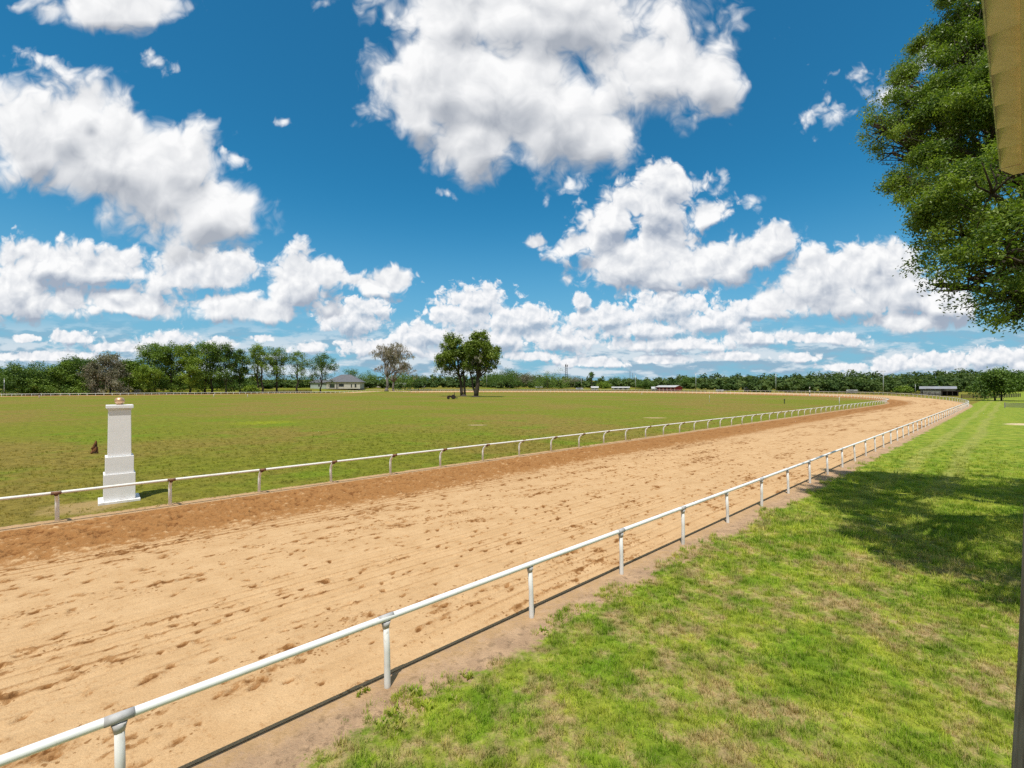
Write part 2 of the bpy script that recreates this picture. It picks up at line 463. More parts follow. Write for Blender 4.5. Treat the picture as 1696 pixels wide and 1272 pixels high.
def ground_mat():
    m, T, b = bsdf('turf', rough=0.95, spec=0.1)
    P = T.new('ShaderNodeNewGeometry').outputs['Position']
    g = T.new('ShaderNodeGroup'); g.node_tree = TONE; T.l.new(P, g.inputs[0])
    spk = T.noise(P, 11.0, 5, 0.75)
    c = T.mix(T.rng(spk, 0.34, 0.66), T.mix(1.0, g.outputs[0], (0.76, 0.76, 0.72, 1), 'MULTIPLY'), T.mix(1.0, g.outputs[0], (1.22, 1.22, 1.15, 1), 'MULTIPLY'))
    # bare soil under both rails, with a ragged join to the turf
    n = T.vm('DOT_PRODUCT', P, (N[0], N[1], 0)); s = T.vm('DOT_PRODUCT', P, (U[0], U[1], 0))
    ds = T.m('SUBTRACT', s, T.m('MINIMUM', T.m('MAXIMUM', s, S0), S1))
    d = T.m('SUBTRACT', 149.8, T.vm('LENGTH', T.xyz(ds, T.m('SUBTRACT', n, NC), 0)))   # metres inside the outer rail
    n1 = T.noise(P, 0.9, 6, 0.68); n2 = T.noise(P, 7, 5, 0.7); n3 = T.noise(P, 30, 4, 0.7)
    jag = T.m('ADD', T.m('MULTIPLY', T.m('SUBTRACT', n1, 0.5), 1.5), T.m('MULTIPLY', T.m('SUBTRACT', n2, 0.5), 0.7))
    e = T.m('ADD', d, jag)
    outer = T.m('MULTIPLY', T.rng(e, -0.78, -0.55), T.rng(d, 5, 6, 1, 0))
    e2 = T.m('ADD', d, T.m('MULTIPLY', jag, 0.45))
    inner = T.m('MULTIPLY', T.rng(e2, 15.02, 15.22, 1, 0), T.rng(d, 9, 10, 0, 1))
    px, py, _ = gp(196, 838)
    foot = T.rng(T.m('ADD', T.vm('LENGTH', T.vm('MULTIPLY', T.vm('SUBTRACT', P, (-15.6, 16.6, 0)), (0.75, 0.9, 0))), T.m('MULTIPLY', jag, 0.7)), 0.6, 1.2, 0.5, 0)
    k = T.m('MAXIMUM', T.m('MAXIMUM', outer, inner), foot)
    soil = T.mix(T.rng(T.noise(P, 2.0, 5, 0.65), 0.35, 0.65), (0.52, 0.345, 0.205, 1), (0.39, 0.255, 0.155, 1))
    soil = T.mix(T.m('MULTIPLY', T.rng(n2, 0.50, 0.66), 0.7), soil, (0.17, 0.112, 0.066, 1))
    soil = T.mix(T.m('MULTIPLY', T.rng(n3, 0.55, 0.68), 0.7), soil, (0.48, 0.345, 0.205, 1))
    soil = T.mix(T.m('MULTIPLY', T.rng(T.noise(P, 55, 2, 0.6), 0.60, 0.70), 0.6), soil, (0.09, 0.06, 0.035, 1))
    # drifted track sand next to the rail
    drift = T.rng(T.m('ADD', d, T.m('MULTIPLY', T.m('SUBTRACT', n1, 0.5), 0.8)), -0.28, 0.12)
    soil = T.mix(T.m('MULTIPLY', T.m('MULTIPLY', drift, T.rng(n2, 0.35, 0.55)), 0.7), soil, (0.50, 0.315, 0.150, 1))
    c = T.mix(k, c, soil)
    T.put(b.inputs['Base Color'], c)
    bump(T, b, T.m('ADD', T.noise(P, 20.0, 6, 0.75), T.m('MULTIPLY', T.noise(P, 1.6, 4, 0.6), 2.2)), 0.6, 0.08)
    return m
def build_ground():
    def axis(a, b, step, far):
        core = np.arange(a, b + 0.1, step); t = [core]
        g = step; lo = []; x = core[0]
        while x > -far: g *= 1.35; x -= g; lo.append(x)
        g = step; hi = []; x = core[-1]
        while x < far: g *= 1.35; x += g; hi.append(x)
        return np.concatenate([lo[::-1], core, hi])
    xs = axis(-480, 900, 10, 6000); ys = axis(-60, 800, 10, 6000)
    X, Y = np.meshgrid(xs, ys, indexing='ij')
    Zg = ground_z(X, Y)
    v = np.stack([X, Y, Zg], -1).reshape(-1, 3)
    i = np.arange(len(xs) - 1)[:, None] * len(ys) + np.arange(len(ys) - 1)[None]
    f = np.stack([i, i + len(ys), i + len(ys) + 1, i + 1], -1).reshape(-1, 4)
    tag(link('ground', np_mesh('ground', v, f, True), ground_mat()), kind='structure')
build_ground()

# ------------------------------------------------------------------ sand track (real hoof prints near the viewer)
N_OUT, N_IN = 6.42, 20.55
def bank_s(s): return sstep(S1, 240, s) * (1 - sstep(S1 + math.pi * 149.8 - 8, S1 + math.pi * 149.8 + 22, s))
def strip_rows():
    r = list(np.arange(-60, -6, 0.6)) + list(np.arange(-6, 24, 0.035))
    st = 0.035; x = r[-1]
    while x < S1 + math.pi * 149.8 + 300:
        st = min(st * 1.025, 3.0); x += st; r.append(x)
    return np.array(r)
def build_track():
    ss = strip_rows(); nn = np.linspace(N_OUT, N_IN, 400)
    S, Nn = np.meshgrid(ss, nn, indexing='ij')
    ns = len(ss); nk = len(nn)
    near = np.clip(1 - (S - 22) / 60, 0.0, 1)
    # harrow lines along the track
    wob = fbm(S * 0.12, Nn * 0.3, 3, 3) * 0.9
    lines = np.sin((Nn + wob * 0.35) * 2 * math.pi / 0.17) * 0.5 + np.sin((Nn + wob * 0.3) * 2 * math.pi / 0.29 + 1) * 0.5
    lm = sstep(0.35, 0.7, fbm(S * 0.09, Nn * 0.5, 11, 4))
    H = 0.012 * lines * (0.30 + lm)
    damp_and_shade = 0.30 * lines * (0.35 + lm) + 0.08
    # churned patches
    pat = fbm(S * 0.30, Nn * 1.15, 21, 5, 0.6)
    pat2 = fbm(S * 0.8, Nn * 3.2, 31, 4, 0.65)
    churn = sstep(0.50, 0.64, pat) * sstep(0.46, 0.60, pat2) * sstep(0.40, 0.58, fbm(S * 5.5, Nn * 6.5, 43, 3, 0.6))
    grain = fbm(S * 9, Nn * 9, 41, 3, 0.6) - 0.5
    gran2 = fbm(S * 4.2, Nn * 4.2, 47, 3, 0.6)
    H = H + churn * (0.13 * grain + 0.012) + 0.008 * grain
    # deeply worked band along the inner rail
    edge = Nn + 0.9 * (fbm(S * 0.22, Nn * 0.6, 51, 4) - 0.5)
    band = sstep(15.7, 17.8, edge)
    inner = sstep(13.4, 16.2, edge)
    H = H + band * (0.15 * (gran2 - 0.5) + 0.13 * grain)
    damp_and_shade = damp_and_shade + churn * (0.44 - 1.6 * grain) + 0.22 * inner + 0.12 * sstep(0.45, 0.7, pat)
    dark = band * (0.66 - 1.1 * (gran2 - 0.5) - 0.9 * grain)
    # hoof prints, in strides along the track
    r = np.random.default_rng(5)
    prints = []
    for _ in range(300):
        s0 = r.uniform(-9, 46); n0 = N_OUT + 0.5 + (N_IN - N_OUT - 3.0) * r.random() ** 0.9
        k = r.integers(3, 11); dn = r.normal(0, 0.03)
        for j in range(k):
            prints.append((s0 + j * r.uniform(0.16, 0.55), n0 + dn * j + r.normal(0, 0.13)))
    for _ in range(1500): prints.append((r.uniform(-9, 46), r.uniform(N_OUT + 0.3, N_IN - 2.2)))
    for s0, n0 in prints:
        sc = r.uniform(0.32, 0.85)
        a, b_, d = 0.110 * sc, 0.066 * sc, r.uniform(0.035, 0.075) * sc
        i0, i1 = np.searchsorted(ss, [s0 - 0.42, s0 + 0.42]); j0, j1 = np.searchsorted(nn, [n0 - 0.28, n0 + 0.28])
        if i1 - i0 < 2 or j1 - j0 < 2: continue
        ls = S[i0:i1, j0:j1] - s0; ln = Nn[i0:i1, j0:j1] - n0
        th = r.normal(0, 0.5); ca, sa = math.cos(th), math.sin(th)
        ls, ln = ls * ca + ln * sa, ln * ca - ls * sa
        q = np.sqrt((ls / a) ** 2 + (ln / b_) ** 2) * (1 + 0.5 * grain[i0:i1, j0:j1])
        pit = 1 - sstep(0.45, 1.15, q)
        rim = np.exp(-((q - 1.45) / 0.42) ** 2) * (0.5 + 0.5 * np.tanh(ls / a * (1 if r.random() < .8 else -1)))
        H[i0:i1, j0:j1] += -d * pit + 0.55 * d * rim
        damp_and_shade[i0:i1, j0:j1] += 0.95 * pit * r.uniform(0.5, 1.2) + 0.22 * rim + 0.16 * np.exp(-(q / 2.6) ** 2)
    # beyond the prints: the same churn as long smears
    far = sstep(26, 60, S)
    smear = sstep(0.50, 0.62, fbm(S * 0.9, Nn * 2.2, 61, 5, 0.7)) * sstep(0.38, 0.6, fbm(S * 0.10, Nn * 0.6, 67, 3))
    damp_and_shade = damp_and_shade + far * (0.42 * smear + 0.10 * sstep(0.45, 0.7, fbm(S * 0.02, Nn * 0.35, 71, 3)))
    fade = np.clip(1.6 - S / 60, 0.25, 1)
    lip = sstep(0, 0.7, np.minimum(Nn - N_OUT, N_IN - Nn))
    H = 0.010 + lip * 0.055 + sstep(0, 0.15, np.minimum(Nn - N_OUT, N_IN - Nn)) * H * fade
    H = np.maximum(H, 0.006)
    bank = bank_s(S) * 1.0 * (N_IN - Nn) / (N_IN - N_OUT)
    X, Y = oval(S, Nn)
    v = np.stack([X, Y, H + bank], -1).reshape(-1, 3)
    i = np.arange(ns - 1)[:, None] * nk + np.arange(nk - 1)[None]
    f = np.stack([i, i + nk, i + nk + 1, i + 1], -1).reshape(-1, 4)
    me = np_mesh('sand_track', v, f, True)
    vattr(me, 'churn', np.clip(sstep(0.47, 0.62, pat) * sstep(0.40, 0.6, pat2) + 0.25 * far * smear + 0.25 * inner, 0, 1).ravel()); vattr(me, 'damp_and_shade', np.clip(damp_and_shade, 0, 1.3).ravel()); vattr(me, 'dark', np.clip(dark, 0, 1.3).ravel())
    m, T, b = bsdf('sand', rough=0.95, spec=0.08)
    da = T.new('ShaderNodeAttribute', attribute_name='damp_and_shade').outputs['Fac']
    dk = T.new('ShaderNodeAttribute', attribute_name='dark').outputs['Fac']
    P = T.new('ShaderNodeNewGeometry').outputs['Position']
    f1 = T.noise(P, 20, 5, 0.75); f2 = T.noise(P, 1.3, 4, 0.6); f3 = T.noise(P, 8, 4, 0.7)
    c = T.mix(T.rng(f2, 0.3, 0.7), (*SD_A, 1), (*SD_B, 1))
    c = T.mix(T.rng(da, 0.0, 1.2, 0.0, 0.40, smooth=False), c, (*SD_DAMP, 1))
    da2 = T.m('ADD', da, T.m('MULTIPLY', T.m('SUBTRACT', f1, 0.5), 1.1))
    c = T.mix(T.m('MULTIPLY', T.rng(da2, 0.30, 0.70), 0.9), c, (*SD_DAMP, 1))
    c = T.mix(T.m('MULTIPLY', T.rng(da2, 0.72, 1.05), 0.85), c, (0.16, 0.068, 0.020, 1))  # shadow in the pit cores, painted into the sand colour
    ch = T.new('ShaderNodeAttribute', attribute_name='churn').outputs['Fac']
    Pw = T.vm('ADD', P, T.vm('SCALE', T.noise(P, 9, 3, 0.6, out=1), scale=0.12))
    v1 = T.voro(Pw, 11.0); vr = T.sep(T.voro(Pw, 11.0, out='Color'))[0]
    clod = T.m('MULTIPLY', T.rng(v1, 0.24, 0.36, 1, 0), T.m('GREATER_THAN', T.m('ADD', vr, T.m('MULTIPLY', ch, 0.75)), 1.08))
    c = T.mix(T.m('MULTIPLY', clod, 0.85), c, (0.235, 0.110, 0.036, 1))
    dk2 = T.m('ADD', dk, T.m('ADD', T.m('MULTIPLY', T.m('SUBTRACT', f1, 0.5), 0.9), T.m('MULTIPLY', T.m('SUBTRACT', f3, 0.5), 0.9)))
    c = T.mix(T.rng(dk2, 0.0, 0.45), c, (*SD_DARK, 1))
    c = T.mix(T.m('MULTIPLY', T.rng(dk2, 0.66, 1.10), 0.75), c, (0.13, 0.045, 0.012, 1))
    c = T.mix(T.rng(T.noise(P, 60, 3, 0.7), 0.3, 0.7), T.mix(1.0, c, (0.86, 0.85, 0.84, 1), 'MULTIPLY'), T.mix(1.0, c, (1.1, 1.1, 1.1, 1), 'MULTIPLY'))
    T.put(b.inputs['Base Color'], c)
    bump(T, b, T.m('ADD', T.noise(P, 30, 5, 0.7), T.m('MULTIPLY', T.noise(P, 7, 4, 0.65), T.rng(dk, 0.1, 0.6, 1.2, 5.0))), 0.6, 0.03)
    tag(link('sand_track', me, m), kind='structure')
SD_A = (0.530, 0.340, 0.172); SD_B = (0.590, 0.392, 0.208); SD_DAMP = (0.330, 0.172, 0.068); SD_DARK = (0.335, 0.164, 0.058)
build_track()


# grassed bank outside the raised turn
def build_bank():
    ss = np.concatenate([np.arange(S1, S1 + math.pi * 149.8 + 300, 3.0)]); nn = np.array([N_OUT - 0.03, N_OUT - 0.9, N_OUT - 2.5, N_OUT - 5.0])
    hz = np.array([1.0, 0.97, 0.5, -0.02])
    S, Nn = np.meshgrid(ss, nn, indexing='ij'); X, Y = oval(S, Nn)
    z = bank_s(S) * hz[None] + 0.004
    v = np.stack([X, Y, z], -1).reshape(-1, 3); i = np.arange(len(ss) - 1)[:, None] * 4 + np.arange(3)[None]
    tag(link('grass_bank', np_mesh('grass_bank', v, np.stack([i, i + 4, i + 5, i + 1], -1).reshape(-1, 4), True), bpy.data.materials['turf']), kind='structure')
build_bank()
# ------------------------------------------------------------------ running rails
def white_paint(name, base, dirt, rust=None, amount=0.6):
    m, T, b = bsdf(name, base, 0.42, spec=0.4)
    P = T.new('ShaderNodeNewGeometry').outputs['Position']
    n = T.noise(P, 1.7, 6, 0.65); n2 = T.noise(P, 11, 5, 0.7)
    c = T.mix(T.m('MULTIPLY', T.rng(n, 0.48, 0.75), amount), (*base, 1), (*dirt, 1))
    c = T.mix(T.m('MULTIPLY', T.rng(n2, 0.58, 0.72), amount), c, (*dirt, 1))
    if rust:
        c = T.mix(T.m('MULTIPLY', T.rng(T.noise(P, 4.5, 5, 0.75), 0.62, 0.70), 0.8), c, (*rust, 1))
    T.put(b.inputs['Base Color'], c)
    T.put(b.inputs['Roughness'], T.rng(n2, 0.3, 0.7, 0.34, 0.62))
    bump(T, b, n2, 0.08, 0.01)
    return m
M_RAIL_O = white_paint('rail_white', (0.82, 0.82, 0.80), (0.62, 0.60, 0.55))
M_RAIL_I = white_paint('rail_aged_white', (0.80, 0.78, 0.72), (0.60, 0.54, 0.43), (0.30, 0.14, 0.06), 0.6)
M_POST_O = white_paint('post_white', (0.72, 0.71, 0.68), (0.46, 0.42, 0.36), None, 0.8)
M_POST_I = white_paint('post_aged_white', (0.88, 0.87, 0.84), (0.76, 0.72, 0.65), None, 0.25)
M_BRK_O = worn('bracket_grey', (0.50, 0.49, 0.48), (0.33, 0.31, 0.30), 6, 0.6, 0.0)
M_BRK_I = worn('bracket_rust', (0.24, 0.12, 0.065), (0.13, 0.07, 0.05), 9, 0.85)

def bank_z(s, side): return float(bank_s(s)) if side > 0 else 0.0
def rail_fence(name, label, n_post, n_rail, s_first, step, s_end, top, mats, dirn):
    """dirn: +1 outer rail, -1 inner rail (its bent posts carry the rail out over the track)"""
    M_rail, M_post, M_brk = mats
    x0, y0 = oval(s_first + step, n_post)
    root = empty(name, (float(x0), float(y0), 0)); tag(root, label, 'fence')
    o = Vector(root.location)
    # where each post stands (spacing measured along its own line)
    ratio = lambda s: 1.0 if s < S1 or s > S1 + math.pi * 149.8 else (NC - n_post) / 149.8
    ss = []; s = s_first
    while s < s_end: ss.append(s); s += step / ratio(s)
    # the rail: one long tube
    pts = []; s = s_first - 6.0
    while s < s_end:
        x, y = oval(s, n_rail); pts.append(Vector((float(x), float(y), top + bank_z(s, dirn) + rnd.gauss(0, .004))) - o); s += step / 2 if s > 60 else step
    MB().tube(pts, 0.047, 12).build('rail', M_rail, root)
    def shape(kind, big):
        # a post at the origin, local +X along the rail, local +Y towards the infield
        mb = MB()
        off = n_rail - n_post
        if kind == 'post':
            if abs(off) > 0.1:
                p = [(0, 0, -0.15), (0, 0, top - 0.42), (0, off * 0.12, top - 0.26), (0, off * 0.52, top - 0.09), (0, off * 0.9, top - 0.06)]
                mb.tube(p, [0.056, 0.054, 0.052, 0.048, 0.044], 12 if big else 6)
            else:
                mb.tube([(0, 0, -0.15), (0.0, 0, 0.03), (0.006, off * .4, top * .5), (0, off, top - 0.05)], [0.05, 0.048, 0.045, 0.044], 14 if big else 6)
        else:
            mb.tube([(-0.12, off, top), (0.12, off, top)], 0.0510, 14 if big else 8)
            if abs(off) > 0.1:
                mb.tube([(0, off * 0.62, top - 0.085), (0, off * 0.97, top - 0.05)], [0.05, 0.055], 10)
            else:
                mb.tube([(0, off, top - 0.05), (0, off, top - 0.10), (0, off, top - 0.15)], [0.070, 0.056, 0.047], 14 if big else 8)
        return mb
    post_me = brk_me = None
    order = sorted(range(len(ss)), key=lambda i: math.hypot(*[float(v) for v in oval(ss[i], n_post)]))
    inview = []
    for i in order:
        x, y = (float(v) for v in oval(ss[i], n_post))
        if y > 2.0 and abs(x / y) < 1.25: inview.append(i)
    for k, i in enumerate(inview[:100]):
        x, y = (float(v) for v in oval(ss[i], n_post)); x2, y2 = (float(v) for v in oval(ss[i] + 0.2, n_post))
        rz = math.atan2(y2 - y, x2 - x)
        if post_me is None:
            p = shape('post', True).build('post', M_post, root); b = shape('bracket', True).build('bracket', M_brk, p)
            post_me, brk_me = p.data, b.data
        else:
            p = link('post', post_me, None, root); b = link('bracket', brk_me, None, p)
        p.location = Vector((x, y, bank_z(ss[i], dirn))) - o
        p.rotation_euler = (rnd.gauss(0, 0.012), rnd.gauss(0, 0.016), rz)
    # the rest, far round the turn: one mesh
    v, f = [], []
    src = shape('post', False); src.bm.verts.index_update()
    pv = np.array([w.co[:] for w in src.bm.verts]); pf = [[w.index for w in q.verts] for q in src.bm.faces if len(q.verts) == 4]
    pf = np.array(pf); src.bm.free()
    base = 0
    for i in inview[100:]:
        x, y = (float(w) for w in oval(ss[i], n_post)); x2, y2 = (float(w) for w in oval(ss[i] + 0.2, n_post))
        a = math.atan2(y2 - y, x2 - x); ca, sa = math.cos(a), math.sin(a)
        v.append(np.stack([pv[:, 0] * ca - pv[:, 1] * sa + x - o.x, pv[:, 0] * sa + pv[:, 1] * ca + y - o.y, pv[:, 2] + bank_z(ss[i], dirn)], -1))
        f.append(pf + base); base += len(pv)
    if v: tag(link('distant_posts', np_mesh('distant_posts', np.concatenate(v), np.concatenate(f)), M_post, root), kind='stuff')
    return root
LARC = math.pi * 149.8
rail_fence('running_rail', 'clean white pipe rail on straight posts between the sand and the lawn', 6.17, 6.20, 0.19 - 2.975 * 2, 2.975, S1 + LARC + 300, 1.0,
           (M_RAIL_O, M_POST_O, M_BRK_O), 1)
rail_fence('running_rail', 'aged white pipe rail on bent posts with rusty brackets, round the infield', 21.07, 20.62, -0.93 - 2.97 * 3, 2.97, S1 + LARC + 300, 1.0,
           (M_RAIL_I, M_POST_I, M_BRK_I), -1)

# ------------------------------------------------------------------ the white finish pillar
def pillar():
    c = Vector((-15.2, 17.64, 0)); rz = math.atan2(U[1], U[0])
    root = empty('finish_pillar', c, rz)
    tag(root, 'tall stepped white pillar topped with a copper ball, behind the near rail', 'pillar')
    m, T, b = bsdf('pillar_white', (0.80, 0.79, 0.77), 0.55, spec=0.3)
    tc = T.new('ShaderNodeTexCoord').outputs['Object']
    x, y, z = T.sep(tc)[0:3]
    n = T.noise(tc, 2.5, 6, 0.65)
    c1 = T.mix(T.m('MULTIPLY', T.rng(n, 0.45, 0.75), 0.5), (0.80, 0.795, 0.79, 1), (0.72, 0.71, 0.70, 1))
    # faint sagging seams in the render coat
    sag = T.m('ADD', z, T.m('MULTIPLY', T.noise(tc, 0.8, 3, 0.5), 0.25))
    w = T.m('FRACT', T.m('MULTIPLY', sag, 2.3))
    seam = T.rng(T.m('ABSOLUTE', T.m('SUBTRACT', w, 0.5)), 0.0, 0.035, 1, 0)
    c1 = T.mix(T.m('MULTIPLY', seam, 0.14), c1, (0.5, 0.47, 0.44, 1))
    c1 = T.mix(T.m('MULTIPLY', T.rng(T.m('SUBTRACT', T.noise(tc, 5, 4, 0.65), T.m('MULTIPLY', z, 0.40)), 0.48, 0.62), 0.40), c1, (0.36, 0.27, 0.19, 1))
    T.put(b.inputs['Base Color'], c1)
    bump(T, b, T.m('ADD', T.noise(tc, 14, 4, 0.6), T.m('MULTIPLY', seam, -0.4)), 0.10, 0.010)
    def block(name, w_, z0, z1, bev=0.012):
        MB().box((0, 0, (z0 + z1) / 2), (w_, w_, z1 - z0), bevel=bev).build(name, m, root)
    block('plinth', 1.22, -0.02, 0.085)
    block('base_tier', 0.925, 0.087, 1.085)
    block('middle_tier', 0.83, 1.087, 1.735)
    # the shaft narrows a little upwards
    mb = MB(); a, t = 0.345, 0.330; z0, z1 = 1.737, 3.51
    mb.poly([(-a, -a, z0), (a, -a, z0), (a, a, z0), (-a, a, z0), (-t, -t, z1), (t, -t, z1), (t, t, z1), (-t, t, z1)],
            [(0, 3, 2, 1), (4, 5, 6, 7), (0, 1, 5, 4), (1, 2, 6, 5), (2, 3, 7, 6), (3, 0, 4, 7)])
    bmesh.ops.bevel(mb.bm, geom=mb.bm.edges[:], offset=0.012, segments=2, affect='EDGES'); mb.build('shaft', m, root)
    mb = MB(); mb.box((0, 0, 3.535), (0.715, 0.715, 0.05), bevel=0.008); mb.box((0, 0, 3.625), (0.80, 0.80, 0.125), bevel=0.012); mb.build('cap', m, root)
    cm = worn('copper_gilt', (0.62, 0.40, 0.24), (0.46, 0.27, 0.15), 7, 0.42, 0.55, 0.5)
    prof = [(0.10, 3.688), (0.115, 3.70), (0.10, 3.715)]
    for k in range(13):
        t = -math.pi / 2 + 0.5 + (math.pi - 0.5) * k / 12
        prof.append((max(0.158 * math.cos(t), 0.002), 3.845 + 0.140 * math.sin(t)))
    MB().lathe((0, 0, 0), prof, 28).build('finial_ball', cm, root)
pillar()

# rusty stump beyond it
def stump():
    x, y, _ = gp(157, 751)
    m = worn('stump_wood', (0.22, 0.085, 0.03), (0.05, 0.028, 0.015), 5, 0.95, bm=0.8, lo=0.4, hi=0.6)
    mb = MB(); r = random.Random(3); k = 11; rings = []
    for z, rad, ox in [(-0.05, .21, 0), (0.06, .19, 0.0), (0.22, .165, .01), (0.36, .175, .0), (0.46, .12, .04), (0.62, .085, .07), (0.76, .05, .09), (0.86, .02, .10)]:
        rings.append([mb.bm.verts.new((ox + rad * (1 + r.uniform(-.25, .25)) * math.cos(2 * math.pi * i / k), rad * (1 + r.uniform(-.25, .25)) * math.sin(2 * math.pi * i / k), z + r.uniform(-.02, .02))) for i in range(k)])
    for a, b in zip(rings, rings[1:]):
        for i in range(k): mb.bm.faces.new((a[i], a[(i + 1) % k], b[(i + 1) % k], b[i]))
    mb.bm.faces.new(rings[-1])
    o = mb.build('stump', m); o.location = (x, y, 0)
    tag(o, 'small pointed rust-brown stump in the grass left of the white pillar', 'stump')
stump()

# ------------------------------------------------------------------ infield markers
M_WHITE = worn('marker_white', (0.80, 0.80, 0.78), (0.62, 0.60, 0.56), 4, 0.6)
M_BLACK = worn('marker_black', (0.02, 0.02, 0.022), (0.05, 0.05, 0.05), 4, 0.6)
def marker(px, py, h, r, label, name='marker_post', mats=None, cat='post'):
    x, y, _ = gp(px, py)
    root = empty(name, (x, y, 0)); tag(root, label, cat)
    if mats is None:
        MB().tube([(0, 0, -0.1), (0, 0, h - 0.05), (0, 0, h)], [r, r, r * 0.75], 10).build('pole', M_WHITE, root)
        MB().lathe((0, 0, 0), [(r * 2.1, -0.03), (r * 2.1, 0.05), (r * 1.2, 0.09)], 12).build('footing', worn('footing_grey', (0.4, 0.38, 0.35), (0.25, 0.24, 0.22)), root)
    else:
        k = 5
        for i in range(k):
            MB().tube([(0, 0, h * i / k), (0, 0, h * (i + 1) / k - 0.002)], r, 10).build('band', mats[i % 2], root)
        MB().lathe((0, 0, h), [(r * 1.5, 0.0), (r * 1.6, 0.12), (r * 0.4, 0.3)], 12).build('cap', M_BLACK, root)
    return root
marker(1390, 676.5, 2.35, 0.065, 'plain white pole standing just inside the inner rail before the turn')
marker(1175, 665.5, 1.85, 0.05, 'thin pale stake alone on the infield grass, right of the red barn')
marker(1341, 656.5, 4.3, 0.17, 'tall black and white banded pole at the inner rail of the turn', mats=(M_WHITE, M_BLACK))
marker(1299, 668.5, 0.95, 0.10, 'short dark peg on the infield grass before the turn', mats=(M_BLACK, M_BLACK))
mr = worn('marker_red', (0.42, 0.08, 0.04), (0.25, 0.05, 0.03), 4, 0.7)
marker(65, 659.5, 1.4, 0.13, 'stubby red and white peg by the far left rail', mats=(mr, M_WHITE))
for px, lab in ((354, 'low white stub post under the tall left oaks'), (410, 'low white stub post beside the dark paddock boards'), (1063, 'low white stub post on the grass near the red barn')):
    marker(px, 657.5 if px < 500 else 653.5, 1.1, 0.12, lab)

